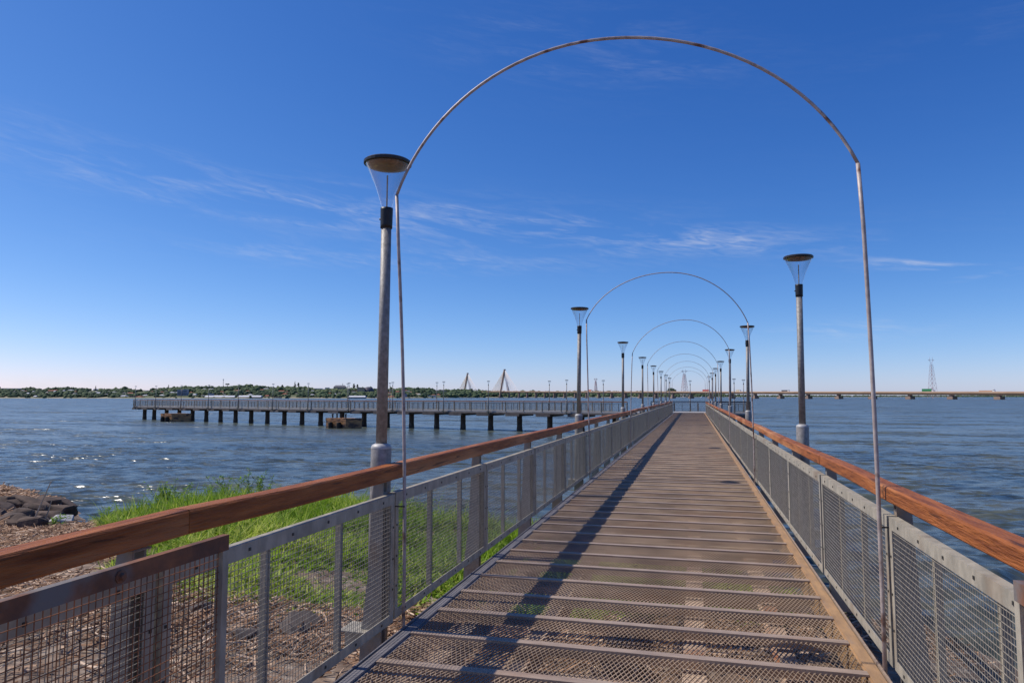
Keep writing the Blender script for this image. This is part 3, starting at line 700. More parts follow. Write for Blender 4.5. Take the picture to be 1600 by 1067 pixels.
def ico(sub=1):
    import bmesh
    bm = bmesh.new(); bmesh.ops.create_icosphere(bm, subdivisions=sub, radius=1); V = np.array([v.co[:] for v in bm.verts]); F = np.array([[v.index for v in f.verts] for f in bm.faces]); bm.free(); return V, F
IV, IF = ico(2); IV1, IF1 = ico(1); IV3, IF3 = ico(3)
def leaf_mat(name, c1, c2, c3):
    m = bpy.data.materials.new(name); m.use_nodes = True; nt = m.node_tree; N = nt.nodes; L = nt.links; b = N['Principled BSDF']; b.inputs['Roughness'].default_value = .8; b.inputs['Specular IOR Level'].default_value = .2
    a = N.new('ShaderNodeAttribute'); a.attribute_name = 'tint'; r = N.new('ShaderNodeValToRGB')
    r.color_ramp.elements[0].color = (*c1, 1); r.color_ramp.elements[1].color = (*c3, 1); e = r.color_ramp.elements.new(.5); e.color = (*c2, 1)
    L.new(a.outputs['Fac'], r.inputs[0]); L.new(r.outputs[0], b.inputs['Base Color']); return m
FORM = leaf_mat('forest_leaves', (.030, .052, .030), (.075, .108, .048), (.17, .19, .08))
def clumps(P, R, flat=.8, lo=False):
    V0, F0 = (IV1, IF1) if lo else (IV, IF); n = len(P); k = len(V0)
    Vn = V0[None] * (1 + rng.normal(0, .24, (n, k, 1))); Vn = Vn * R[:, None, None] * np.array([1, 1, flat])
    V = (Vn + P[:, None, :]).reshape(-1, 3); F = (F0[None] + (np.arange(n) * k)[:, None, None]).reshape(-1, 3)
    return V, F
def t_at(px, py):
    t = np.linspace(0, 1, 60); X, Y, Z = hill_pt(np.full(60, float(px)), t); d = kf(px, 1) + kf(px, 3) * t
    row = 619.2 - (Z - EYE) * FPX / d; return float(t[np.argmin(np.abs(row - py))])
hs = [(11, 606.2, 9, 1.3, 1880, 'w', 'long white building on the ridge at the left edge'), (29, 606.3, 9, 1.3, 1880, 'w', 'long white building on the ridge, second from the left edge'), (46, 613.2, 3, 1.8, 1700, 'w', 'tiny white house below the ridge near the left edge'),
      (58, 617.6, 3.5, 2, 1560, 'w', 'small white house down by the water on the left'), (82, 609, 7, 2, 1800, 't', 'red-roofed house left of a white gable on the left shore'), (87.5, 610, 2.2, 2.2, 1760, 'w', 'bright white gable beside a red roof on the left shore'),
      (113, 608.4, 6, 1.4, 1850, 'w', 'white low house on the ridge left of the dark conical tree'), (151, 606.8, 4, 1.4, 1830, 'w', 'white house right beneath the dark conical tree'), (156, 612.3, 4, 2, 1700, 'w', 'pale house on the slope below the dark conical tree'),
      (196, 617, 7, 2, 1540, 'w', 'white house by the water left of the pier end'), (206, 612.8, 6, 2, 1700, 't', 'red roof on the slope left of the pier end'), (212, 618.2, 8, 2, 1500, 't', 'tan house by the water at the pier end'),
      (221, 618.6, 7, 1.8, 1500, 't', 'red-roofed house by the water above the pier end'), (271, 612, 6, 1.4, 1700, 'w', 'white roof on the slope left of the twin tower blocks'), (255, 616, 4, 1.6, 1600, 'w', 'low white house left of the twin tower blocks near the water'),
      (306, 615, 4, 2, 1560, 'w', 'white house just right of the twin tower blocks'), (331, 606.8, 5, 1.4, 1800, 'w', 'white roof on the ridge left of the mast'), (331, 614, 5, 4, 1580, 'b', 'blue-grey block behind the long white boatshed'),
      (348, 611, 4, 1.6, 1700, 't', 'tan house on the slope below the mast'), (372, 609, 5, 1.5, 1760, 't', 'red roof on the slope right of the mast'), (393, 615.5, 4, 1.6, 1580, 'w', 'white house above the second white boatshed'),
      (417, 606.2, 6, 1.2, 1840, 'w', 'white roof on the ridge above the right end of the boatsheds'), (419, 616.8, 5, 2.4, 1560, 't', 'reddish house right of the boatsheds'), (441, 609.6, 7, 2, 1760, 't', 'red-roofed house on the slope left of the tallest conifer'),
      (447, 614, 5, 2, 1650, 't', 'tan house on the lower slope under the tallest conifer'), (498, 606.4, 9, 1.4, 1850, 'w', 'long white roof on the ridge left of the hill building'), (506, 606.6, 3, 1.8, 1820, 'w', 'white gable on the ridge left of the hill building'),
      (512, 604.2, 5, 1.6, 1850, 'w', 'white block on the ridge beside the hill building'), (489, 615.5, 4, 1.3, 1600, 'w', 'pale low roof near the water in the middle'), (435, 619, 8, 1.8, 1480, 't', 'tan boathouse at the waterline behind the side pier'),
      (556, 609, 8, 2, 1760, 't', 'reddish house below the dome building'), (612, 618, 7, 2.6, 1600, 't', 'tan house right beside the nearest lamp pole'), (622, 610.5, 5, 2, 1750, 't', 'tan house on the slope right of the nearest lamp pole'), (633, 614.5, 5, 5, 1600, 'b', 'blue-grey house right of the nearest arch upright'),
      (690, 609.2, 14, 2.2, 1980, 't', 'long terracotta building behind the left bridge approach'), (706, 610.5, 9, 2, 2020, 't', 'terracotta building left of the first bridge pylon'), (675, 617.5, 9, 2, 1950, 'w', 'pale shed at the waterline under the left bridge approach')]
HS = []
for q in hs:
    t_ = t_at(q[0], q[1] + q[3]); HS.append((q[0], q[1], q[2], q[3], float(kf(q[0], 1) + kf(q[0], 3) * t_), q[5], q[6]))
for _ in range(58):
    x_ = rng.choice([rng.uniform(15, 175), rng.uniform(180, 330), rng.uniform(330, 590), rng.uniform(600, 720)]); t_ = rng.uniform(.12, .85)
    X_, Y_, Z_ = hill_pt(np.array([x_]), t_); d_ = float(kf(x_, 1) + kf(x_, 3) * t_); y_ = float(619.2 - (Z_[0] - EYE) * FPX / d_)
    HS.append((x_, y_ - 1.3, rng.uniform(1.6, 4.2), rng.uniform(.9, 1.5), d_, rng.choice(['w', 't', 'w']), (int(rng.integers(0, 3)), t_)))
CLEAR = [(q[0], q[1] + q[3] * .8, q[2] / 2 + 2.2, q[4]) for q in HS] + [(287, 619, 9, 1490), (571, 611, 13, 1800), (532, 604.5, 9, 1850)]
n = 12500
px_ = np.where(rng.random(n) < .2, rng.uniform(-690, -20, n), rng.uniform(-20, 720, n)); t_ = rng.random(n) ** .8
X, Y, Z = hill_pt(px_, t_); R = rng.uniform(2.0, 4.6, n) * np.where(rng.random(n) < .08, 1.5, 1)
keep = vnoise(px_ * 1.0, t_ * 60, 9) + vnoise(px_, t_ * 60, 30, seed=7) * .6 > -1.15
dd_ = kf(px_, 1) + kf(px_, 3) * t_; top_ = 619.2 - (Z + R * 1.2 - EYE) * FPX / dd_
for (cx_, cy_, cw_, cd_) in CLEAR: keep &= ~((np.abs(px_ - cx_) < cw_ + R * .7 * FPX / dd_) & (dd_ < cd_ + 16) & (top_ < cy_))
P = np.stack([X, Y, Z + R * .55], -1)[keep]; R_ = R[keep]
Va, Fa = clumps(P, R_, .8, True); ta = np.repeat(np.clip(rng.normal(.40, .17, len(P)) + .16 * vnoise(px_[keep], t_[keep] * 80, 14, seed=3), 0, 1), len(IV1)) + rng.normal(0, .09, len(Va))
n = 3200; px2 = rng.uniform(700, 1650, n); t2 = rng.random(n); X, Y, Z = hill_pt(px2, t2); R2 = rng.uniform(5, 11, n) * np.where(px2 > 1120, .8, 1); P2 = np.stack([X, Y, Z + R2 * .35], -1)
Vb, Fb = clumps(P2, R2, .7, True); tb = np.repeat(np.clip(rng.normal(.4, .2, n), 0, 1), len(IV1))
V = np.concatenate([Va, Vb]); F = np.concatenate([Fa, Fb + len(Va)]); T = np.concatenate([ta, tb])
o = link('forest', npmesh('forest', V, F, FORM, False, np.clip(T, 0, 1))); tag(o, 'dense green woodland covering the far hills', 'forest', kind='stuff')

# skyline trees
BARK = mat('far_bark', (.10, .08, .065), (.06, .05, .04), .3, .9)
def sky_tree(px, py_top, d, wpx, kind, label):
    p = wp(px, d, 0); sc = d / FPX
    top = EYE + (619.2 - py_top) * sc; X, Y, zg = hill_pt(px, (d - kf(px, 1)) / kf(px, 3)); zg = float(zg) - 1
    t = thing('tree', (p.x, p.y, zg), label=label, cat='tree', group='tall trees on the far skyline')
    H = top - zg; W = wpx * sc / 2; n_ = 26
    b = MB(); b.tube([(0, 0, -1), (0, 0, H * .55), (.2, 0, H * .93)], [.8, .55, .25], 7); b.build('trunk', BARK, t)
    P = []; R = []
    for i in range(n_):
        u = (i + .5) / n_
        if kind == 'cone': z = H * (.15 + .85 * u); rad = W * (1 - u) ** .8 * .9; r = max(.7, W * .42 * (1.1 - u))
        elif kind == 'flat': z = H * (.80 + .17 * rng.random()); rad = W * .95; r = W * .28
        else: z = H * (.4 + .58 * u); rad = W * .75 * math.sqrt(max(.05, 1 - (2 * u - 1) ** 2)); r = W * .38
        a = rng.uniform(0, 6.28); q = rad * math.sqrt(rng.random()); P.append((q * cos(a), q * sin(a), z)); R.append(r * rng.uniform(.7, 1.15))
    V, F = clumps(np.array(P), np.array(R), .75, True); o = link('crown', npmesh('crown', V, F, FORM, False, np.clip(np.repeat(rng.normal(.2, .15, n_), len(IV1)), 0, 1)), t)
for a in [(151, 602.3, 1850, 4, 'cone', 'dark conical tree on the skyline above the left shore'), (264.5, 600.6, 1800, 5, 'cone', 'conifer on the skyline just left of the twin tower blocks'),
          (273, 603, 1800, 3, 'round', 'small round tree on the skyline beside the left conifer'), (356, 599.0, 1800, 6, 'flat', 'flat-topped tree on the skyline right of the mast'),
          (461.5, 595.2, 1850, 6, 'cone', 'tallest conifer on the skyline, above the middle of the side pier'), (467, 597.5, 1850, 4.5, 'round', 'bushy tree on the skyline right against the tallest conifer'),
          (442, 601, 1850, 4, 'round', 'round tree on the skyline left of the tallest conifer'), (536, 598.5, 1880, 3, 'cone', 'slim tree on the skyline above the dark-roofed hill building'),
          (553.5, 599.3, 1880, 5, 'round', 'leafy tree left of the dome building'), (559, 600.3, 1880, 4, 'round', 'small tree touching the left of the dome building'),
          (49, 604, 1880, 4, 'round', 'rounded tree on the skyline near the left edge'), (0.5, 603.5, 1900, 5, 'round', 'rounded tree on the skyline at the left edge'),
          (196, 603.6, 1800, 6, 'round', 'broad tree on the skyline left of the pier end'), (1049, 607, 4300, 15, 'round', 'broad dark tree group seen between the arches far off')]:
    sky_tree(*a)
# buildings on the far shore
RT = mat('roof_tile', (.42, .16, .09), (.30, .12, .07), .2, .8); RW = mat('roof_white', (.72, .71, .70), (.6, .6, .6), .2, .6); RG = mat('roof_grey', (.22, .21, .22), (.16, .15, .16), .2, .7)
WW = mat('wall_white', (.70, .68, .64), (.6, .58, .54), .2, .8); WT = mat('wall_tan', (.50, .37, .26), (.42, .31, .22), .2, .8); WB = mat('wall_bluegrey', (.38, .38, .43), (.30, .30, .35), .2, .8); WIN = mat('dark_window', (.03, .035, .045), (.02, .025, .03), .3, .3)
def house(px, py, wpx, hpx, d, wall, roof, label, pitched=True, group='houses among the trees on the far shore', name='house', cat='house', ang=None):
    wpx *= 1.3; hpx *= 1.6; sc = d / FPX; z = EYE + (619.2 - (py + hpx)) * sc; p = wp(px, d, z); W = wpx * sc; H = hpx * sc
    t = thing(name, (p.x, p.y, z), YAW + (rng.uniform(-.3, .3) if ang is None else ang), label=label, cat=cat, group=group)
    D = min(W, 14); hw = H * (.62 if pitched else .93)
    b = MB(); b.box(-W / 2, W / 2, -D / 2, D / 2, -6, hw); b.build('wall', wall, t)
    r = MB()
    if pitched:
        e = .5; v = [(-W / 2 - e, -D / 2 - e, hw), (W / 2 + e, -D / 2 - e, hw), (W / 2 + e, D / 2 + e, hw), (-W / 2 - e, D / 2 + e, hw), (-W / 2 + W * .15, 0, H), (W / 2 - W * .15, 0, H)]
        r.add(v, [(0, 1, 5, 4), (1, 2, 5), (2, 3, 4, 5), (3, 0, 4), (3, 2, 1, 0)])
    else: r.box(-W / 2 - .4, W / 2 + .4, -D / 2 - .4, D / 2 + .4, hw + .002, H)
    r.build('roof', roof, t)
    nw = max(1, int(W / 4))
    for k in range(min(nw, 4)):
        x = -W / 2 + W * (k + .5) / min(nw, 4); q = MB(); q.box(x - .7, x + .7, -D / 2 - .06, -D / 2 - .002, hw * .4, hw * .4 + min(1.6, hw * .4)); q.build('window', WIN, t)
    return t
def tiny_label(x, k, lab):
    where = next(w_ for lim, w_ in ((60, 'near the left edge'), (150, 'left of the dark conical tree'), (212, 'between conical tree and pier end'), (280, 'left of the twin towers'), (350, 'between twin towers and mast'), (440, 'right of the flat-topped tree'), (530, 'near the tallest conifer'), (600, 'near the dome building'), (9999, 'right of the nearest lamp pole')) if x < lim)
    return f"tiny {'white' if k == 'w' else 'tan'} house, {('red', 'white', 'grey')[lab[0]]} roof, {('low', 'halfway', 'high')[min(2, int((lab[1] - .12) / .25))]} on the far slope {where}"
for (x, y, ww, hh, d, k, lab) in HS:
    house(x, y, ww, hh, d, {'w': WW, 't': WT, 'b': WB}[k], {'w': RW, 't': RT, 'b': RG}[k], lab, pitched=(k != 'b' and ww < 8)) if isinstance(lab, str) else house(x, y, ww, hh, d, {'w': WW, 't': WT}[k], (RT, RW, RG)[lab[0]], tiny_label(x, k, lab), True, group='tiny half-hidden houses of the far shore')
# twin tower block
t = thing('tower_block', wp(287.5, 1490, 2), YAW + .12, label='twin blue-grey apartment blocks standing near the far waterline', cat='building')
sc = 1490 / FPX
for x0, x1, tp in ((-7.6, -.9, 609.3), (.4, 7.2, 608.4)):
    b = MB(); H = EYE + (619.2 - tp) * sc - 2; b.box(x0 * sc, x1 * sc, -5, 5, -5, H); b.build('tower', WB, t)
    b = MB(); b.box(x0 * sc - .4, x1 * sc + .4, -5.4, 5.4, H + .01, H + .8); b.build('roof', WW, t)
    for r in range(4):
        b = MB(); zz = 1.2 + r * (H - 2) / 4
        b.box(x0 * sc + .8, x1 * sc - .8, -5.12, -5.003, zz, zz + 1.3); b.build('window', WIN, t)
def shed(px0, px1, py0, py1, d, label):
    sc = d / FPX; W = (px1 - px0) * sc; z = WATER + .2; p = wp((px0 + px1) / 2, d, z); H = EYE + (619.2 - py0) * sc - z
    t = thing('boatshed', (p.x, p.y, z), YAW, label=label, cat='shed', group='long white-roofed sheds at the far waterline')
    b = MB(); b.box(-W / 2 + 1, W / 2 - 1, -7, 7, -2, H * .5); b.build('wall', RG, t)
    b = MB(); v = [(-W / 2, -8, H * .5), (W / 2, -8, H * .5), (W / 2, 8, H * .5), (-W / 2, 8, H * .5), (-W / 2 + 2, 0, H), (W / 2 - 2, 0, H)]; b.add(v, [(0, 1, 5, 4), (1, 2, 5), (2, 3, 4, 5), (3, 0, 4), (3, 2, 1, 0)]); b.build('roof', RW, t)
shed(322, 370, 617.6, 621.4, 1440, 'long white-roofed shed at the waterline right of the twin towers'); shed(374, 411, 617.4, 621.4, 1445, 'long white-roofed shed at the waterline, right of the other'); shed(545, 573, 617.8, 621.4, 1470, 'white-roofed shed at the waterline below the dome building')
# dome building
d = 1800; sc = d / FPX; p = wp(573, d, EYE + (619.2 - 613) * sc)
t = thing('dome_building', p, YAW, label='dark domed hall with a tan wedge wall on the far hill', cat='building')
b = MB(); b.lathe([(9.5 * sc * cos(a), 9 * sc * sin(a)) for a in np.linspace(0, pi / 2 - .02, 8)], 20, (3 * sc, 0, 0)); b.build('dome', mat('dome_dark', (.085, .08, .10), (.06, .055, .07), .1, .6), t, True)
b = MB(); v = [(-11 * sc, -12 * sc, -4), (0, -10 * sc, -4), (0, 4, -4), (-11 * sc, 4, -4)]; b.add(v + [(-12 * sc, -12 * sc, 8.5 * sc), (-1.5 * sc, -10 * sc, 7.6 * sc), (-1.5 * sc, 4, 7.6 * sc), (-12 * sc, 4, 8.5 * sc)], [(3, 2, 1, 0), (4, 5, 6, 7), (0, 1, 5, 4), (1, 2, 6, 5), (2, 3, 7, 6), (3, 0, 4, 7)]); b.build('wall', WT, t)
house(532, 601.5, 15, 4.5, 1850, WT, RG, 'dark-roofed building crowning the hill left of the dome', True, group=None, name='hill_building', cat='building')
# mast
p = wp(349.6, 1800, 20); t = thing('mast', p, label='thin antenna mast on the ridge left of the flat-topped tree', cat='mast')
b = MB(); H = EYE + (619.2 - 592) * 1800 / FPX - 20; b.tube([(0, 0, -6), (0, 0, H)], [.7, .45], 5); b.build('pole', RG, t)
b = MB(); b.box(-1.3, 1.3, -.6, .6, H - 2.4, H); b.build('antenna', WW, t)

# ------------------------------------------------------------------ bridge
K = .9
def br_x(n): return 315 + 1 / (1 / 496 + n * (1 / 1244 - 1 / 496) / 24)
def br_d(n): return K * 1000 * 1244 / (br_x(n) - 315)
def br_p(n): return wp(br_x(n), br_d(n), 0)
def br_top(n): return EYE + (619.2 - np.interp(n, [-25, -8, -1.9, 4, 12, 24, 30], [614.0, 611.9, 611.0, 611.4, 611.6, 612.5, 613.2])) * br_d(n) / FPX
br = thing('bridge', br_p(12), label='long road bridge on many piers crossing the whole river', cat='bridge')
BO = br_p(12)
def brp(name, mb, m_):
    o = mb.build(name, m_, br); o.location = -BO; return o
bd = (br_p(24) - br_p(0)).normalized(); bt = Vector((-bd.y, bd.x, 0))
ns = list(np.arange(-24, 30.01, 1.0)); b = MB(); rail = MB()
prof = [(-6.5, 0), (6.5, 0), (6.5, -1.1), (3.4, -1.6), (2.6, -4.0), (-2.6, -4.0), (-3.4, -1.6), (-6.5, -1.1)]
V = []
for n_ in ns:
    p = br_p(n_); z = br_top(n_)
    V += [tuple(p + bt * a + Vector((0, 0, z + c))) for a, c in prof]
F = [(i * 8 + q, i * 8 + (q + 1) % 8, (i + 1) * 8 + (q + 1) % 8, (i + 1) * 8 + q) for i in range(len(ns) - 1) for q in range(8)]
b.add(V, F); brp('deck', b, BRM)
for sgn in (-1, 1):
    b = MB(); V = []
    for n_ in ns:
        p = br_p(n_); z = br_top(n_); V += [tuple(p + bt * (sgn * a) + Vector((0, 0, z + c))) for a, c in ((6.55, -.6), (6.55, 1.1), (6.25, 1.1), (6.25, .01))]
    F = [(i * 4 + q, i * 4 + (q + 1) % 4, (i + 1) * 4 + (q + 1) % 4, (i + 1) * 4 + q) for i in range(len(ns) - 1) for q in range(4)]
    b.add(V, F); brp('parapet', b, BRM)
for n_ in list(range(0, 30)) + [-.0 - 9.5, -11, -12.5, -14, -15.5, -17, -18.5, -20]:
    p = br_p(n_); z = br_top(n_) - 4
    b = MB(); ang = math.atan2(bt.y, bt.x)
    b.box(-3.2, 3.2, -1.6, 1.6, WATER - 2 + 0, z + .0); b.box(-5.2, 5.2, -4, 4, WATER - 3, WATER + 1.6 + (2.2 if n_ > 8 else 0))
    o = b.build('bridge_pier', BRP, br); o.location = Vector((p.x, p.y, 0)) - Vector((BO.x, BO.y, 0)); o.rotation_euler = (0, 0, ang)
def pylon(n_, ytop, spread_px):
    p = br_p(n_); d = br_d(n_); zt = EYE + (619.2 - ytop) * d / FPX; hw = spread_px * d / FPX / 2 / .9
    for sgn in (-1, 1):
        b = MB(); a0 = p + bt * sgn * hw; a0.z = WATER - 2; a1 = p + bt * sgn * 1.3; a1.z = zt - 4
        b.bar(a0, a1, 4.8, 4.2, tuple(bd)); brp('pylon_leg', b, BRP)
        b = MB(); a0.z = WATER - 2; c0 = a0.copy(); b.lathe([(7, 0), (7, 5)], 12, tuple(c0)); brp('footing', b, BRP)
    b = MB(); b.bar(p + Vector((0, 0, zt - 9)), p + Vector((0, 0, zt + 1)), 6, 5, tuple(bd)); brp('pylon_head', b, BRP)
    z = br_top(n_) - 5; b = MB(); b.bar(p + bt * hw * .8 + Vector((0, 0, z)), p - bt * hw * .8 + Vector((0, 0, z)), 4, 3); brp('cross_beam', b, BRP)
    for dirn in (-1, 1):
        for k in range(9):
            nn = n_ + dirn * (.35 + .19 * k) ; q = br_p(nn) + Vector((0, 0, br_top(nn))); h = p + Vector((0, 0, zt - 1 - (8 - k) * 2.2))
            b = MB(); b.tube([q, h], 1.0, 4); brp('stay_cable', b, CABLE)
pylon(-1.9, 577, 15.7); pylon(-7.7, 582.8, 13)
# vehicles on the bridge
def truck(n_, L, boxcol, label, flat=False, boxh=3.0):
    p = br_p(n_); z = br_top(n_); t = thing('truck', (p.x + bt.x * -3, p.y + bt.y * -3, z + .01), math.atan2(bd.y, bd.x), label=label, cat='truck', group='trucks crossing the bridge')
    m_ = mat('truck_body', boxcol, tuple(c * .8 for c in boxcol), .5, .5)
    b = MB(); b.box(-L / 2, L / 2 - 3.6, -1.25, 1.25, 1.2, 1.2 + (boxh if not flat else 1.2)); b.build('trailer', m_, t)
    b = MB(); v = [(L / 2 - 3, -1.2, .7), (L / 2, -1.2, .7), (L / 2, 1.2, .7), (L / 2 - 3, 1.2, .7), (L / 2 - 3, -1.2, 3.9), (L / 2 - .8, -1.2, 3.8), (L / 2 - .8, 1.2, 3.8), (L / 2 - 3, 1.2, 3.9)]
    b.add(v, [(3, 2, 1, 0), (4, 5, 6, 7), (0, 1, 5, 4), (1, 2, 6, 5), (2, 3, 7, 6), (3, 0, 4, 7)]); c = b.build('cab', WHITE, t)
    b = MB(); b.box(L / 2 - 2.2, L / 2 - 1.2, -1.23, -1.21, 2.3, 3.3); b.build('window', WIN, c)
    b = MB(); b.box(-L / 2 + .3, L / 2 - .4, -.5, .5, .75, 1.19); b.build('chassis', BLACKP, t)
    for x in (-L / 2 + 1.2, -L / 2 + 2.6, L / 2 - 4.6, L / 2 - 1.2):
        for yy in (-1.1, 1.1):
            b = MB(); b.lathe([(.5, -.15), (.5, .15)], 10); o = b.build('wheel', RUBBER, t); o.location = (x, yy, .5); o.rotation_euler = (pi / 2, 0, 0)
def n_of(px): return (1 / 496 - 1 / (px - 315)) / ((1 / 496 - 1 / 1244) / 24)
truck(n_of(1451), 17.5, (.03, .22, .09), 'green box truck with white cab beneath the right power pylon', boxh=3.6)
truck(n_of(1543), 20, (.62, .36, .22), 'flatbed truck with tan load and white cab, rightmost on the bridge', True)
truck(n_of(1228.5), 17, (.07, .075, .10), 'dark tanker truck with white cab left of the right lamp post', boxh=2.2)
truck(n_of(1155), 12, (.66, .55, .38), 'cream truck just left of the second right lamp post', boxh=3)
truck(n_of(1105), 22, (.50, .09, .08), 'bright red truck behind the far right lamp row', boxh=3.6)
truck(n_of(923), 22, (.55, .17, .10), 'orange-red truck beside the second left lamp post', boxh=4)
# boat
p = wp(1096, 2600, WATER); t = thing('motorboat', p, YAW + .1, label='small white boat on the water beyond the walkway end', cat='boat')
b = MB(); v = [(-7, -2, .2), (6, -2, .2), (10, 0, 1.8), (6, 2, .2), (-7, 2, .2), (-7, -2.4, 2), (6, -2.4, 2.2), (11, 0, 3), (6, 2.4, 2.2), (-7, 2.4, 2)]
b.add(v, [(0, 1, 6, 5), (1, 2, 7, 6), (2, 3, 8, 7), (3, 4, 9, 8), (4, 0, 5, 9), (5, 6, 7, 8, 9)]); b.build('hull', WHITE, t); b = MB(); b.box(-3, 3, -1.6, 1.6, 2.1, 4.6); b.build('cabin', WHITE, t)
# power pylons
def lattice(px, ytop, d, label, wb=7.0):
    sc = d / FPX; H = (619.2 - ytop) * sc + EYE - WATER; p = wp(px, d, WATER); t = thing('power_pylon', p, YAW + .3, label=label, cat='power pylon', group='tall lattice power pylons across the river')
    b = MB(); W = wb * sc / 1.0; r = .22 * sc if d > 2500 else .30
    def hw(u): return W * (1 - u) ** 1.0 / 2 * .95 + W * .07
    lv = [0, .12, .24, .36, .47, .57, .66, .74, .82]
    for sx in (-1, 1):
        for sy in (-1, 1):
            b.tube([(sx * hw(u), sy * hw(u), H * u) for u in lv], r, 4)
    for a, c in zip(lv[:-1], lv[1:]):
        for ax in (0, 1):
            for sg in (-1, 1):
                def P(u, s_): return (s_ * hw(u), sg * hw(u), H * u) if ax == 0 else (sg * hw(u), s_ * hw(u), H * u)
                b.tube([P(a, -1), P(c, 1)], r * .6, 3); b.tube([P(a, 1), P(c, -1)], r * .6, 3); b.tube([P(c, -1), P(c, 1)], r * .7, 3)
    b.build('tower', PYL, t)
    c = MB(); z = H * .93
    for s_ in (-1, 1):
        c.tube([(s_ * hw(.82), 0, H * .82), (s_ * W * .30, 0, z)], r, 4); c.tube([(s_ * W * .30, 0, z), (s_ * W * .26, 0, H)], r, 4); c.tube([(-s_ * hw(.82), 0, H * .82), (s_ * W * .30, 0, z)], r * .6, 4)
        c.tube([(s_ * W * .24, 0, z + 1.5), (s_ * W * .62, 0, z - .5)], r, 4); c.tube([(s_ * W * .30, 0, H * .90), (s_ * W * .62, 0, z - .5)], r, 4)
    c.tube([(-W * .5, 0, z), (W * .5, 0, z)], r, 4); c.build('crossarm', PYL, t)
lattice(1455.5, 557.5, 1700, 'power pylon rising behind the green truck at the right', 9.5); lattice(1069, 576.5, 2900, 'power pylon framed by the farthest arches', 9); lattice(930.6, 590, 4300, 'small power pylon right of the second left lamp post', 5)

# ------------------------------------------------------------------ bank: grass, reeds, rocks, weeds
def gz1(x, y): return float(ground_z(np.array([x]), np.array([y]))[0])
GRX = [-30, -16, -10.5, -8.4, -7, -5.3, -4, -3.2, -2.4, -1.5, -.4, .8, 3]; GRY = [12.5, 10.2, 8.7, 8.4, 8.2, 8.1, 8.2, 9.0, 8.9, 8.5, 9.4, 10.4, 12]
def grass_d(X, Y):      # density 0..1
    sd = shore_sd(X, Y); e = Y - np.interp(X, GRX, GRY) + .35 * vnoise(X, Y, .8, seed=3)
    d = np.clip(e / .8 + .3, 0, 1) * (sd > -.25) * (X > -15.9 + .5 * vnoise(X, Y, .7)) * (X / np.maximum(Y, 1) > -.985 + .02 * vnoise(X, Y, .8, seed=4)) * (X < 2.4)
    return d
def blades(X, Y, Hh, Wd, lean, tint, name, material, z0=-.03):
    n = len(X); Z = ground_z(X, Y) + z0; a = rng.uniform(0, 2 * pi, n); la = rng.uniform(0, 2 * pi, n)
    dx, dy = np.cos(a) * Wd / 2, np.sin(a) * Wd / 2; lx, ly = np.cos(la) * lean * Hh, np.sin(la) * lean * Hh
    P = []
    for u, ww in ((0, 1), (.55, .85), (1, .12)):
        cx = X + lx * u * u; cy = Y + ly * u * u; cz = Z + Hh * u * (1 - .25 * lean * u)
        P.append(np.stack([cx - dx * ww, cy - dy * ww, cz], -1)); P.append(np.stack([cx + dx * ww, cy + dy * ww, cz], -1))
    V = np.stack(P, 1).reshape(-1, 3); base = (np.arange(n) * 6)[:, None]
    F = np.concatenate([base + np.array([[0, 1, 3, 2]]), base + np.array([[2, 3, 5, 4]])])
    return npmesh(name, V, F, material, False, np.clip(np.repeat(tint, 6), 0, 1))
def leafm(name, cs, trans=.35):
    m = leaf_mat(name, *cs); nt = m.node_tree; b = nt.nodes['Principled BSDF']; b.inputs['Roughness'].default_value = .55
    t = nt.nodes.new('ShaderNodeBsdfTranslucent'); mx = nt.nodes.new('ShaderNodeMixShader'); mx.inputs[0].default_value = trans
    src = b.inputs['Base Color'].links[0].from_socket; nt.links.new(src, t.inputs[0]); nt.links.new(b.outputs[0], mx.inputs[1]); nt.links.new(t.outputs[0], mx.inputs[2]); nt.links.new(mx.outputs[0], nt.nodes['Material Output'].inputs[0]); return m
GRM = leafm('grass_blades', ((.07, .14, .010), (.27, .42, .028), (.60, .60, .15)), .45)
n = 210000; X = rng.uniform(-16.5, 2.5, n); Y = rng.uniform(7.4, 21.5, n)
pat = vnoise(X, Y, .55, seed=5); pat2 = vnoise(X, Y, .22, seed=15); e_ = Y - np.interp(X, GRX, GRY)
k = rng.random(n) < grass_d(X, Y) * np.clip(.75 + .35 * pat2 + .25 * pat, .12, 1); X, Y, pat, pat2, e_ = X[k], Y[k], pat[k], pat2[k], e_[k]; n = len(X)
shortb = rng.random(n) < np.where(e_ > 5, .74, .88)
H = np.where(shortb, rng.uniform(.07, .25, n), np.clip(.30 + rng.normal(0, .10, n), .12, .7)) * np.clip(1 + .38 * pat + .25 * pat2, .45, 1.9) * np.clip(.6 + e_ / 5, .55, 1.25)
WDT = np.where(shortb, rng.uniform(.030, .070, n), rng.uniform(.012, .030, n))
tint = np.clip(.46 + .13 * pat + .10 * pat2 + .10 * vnoise(X, Y, 1.8, seed=12) + rng.normal(0, .20, n), 0, 1)
dry = rng.random(n) < np.clip(.22 - e_ * .12, .02, .3); tint = np.where(dry, 1.0, tint * .93)
LEAN = np.where(shortb, rng.uniform(.5, 1.5, n), rng.uniform(.15, .9, n))
o = link('grass', blades(X, Y, H, WDT, LEAN, tint, 'grass', GRM)); tag(o, 'bright green grass covering the bank left of the walkway', 'grass', kind='stuff')
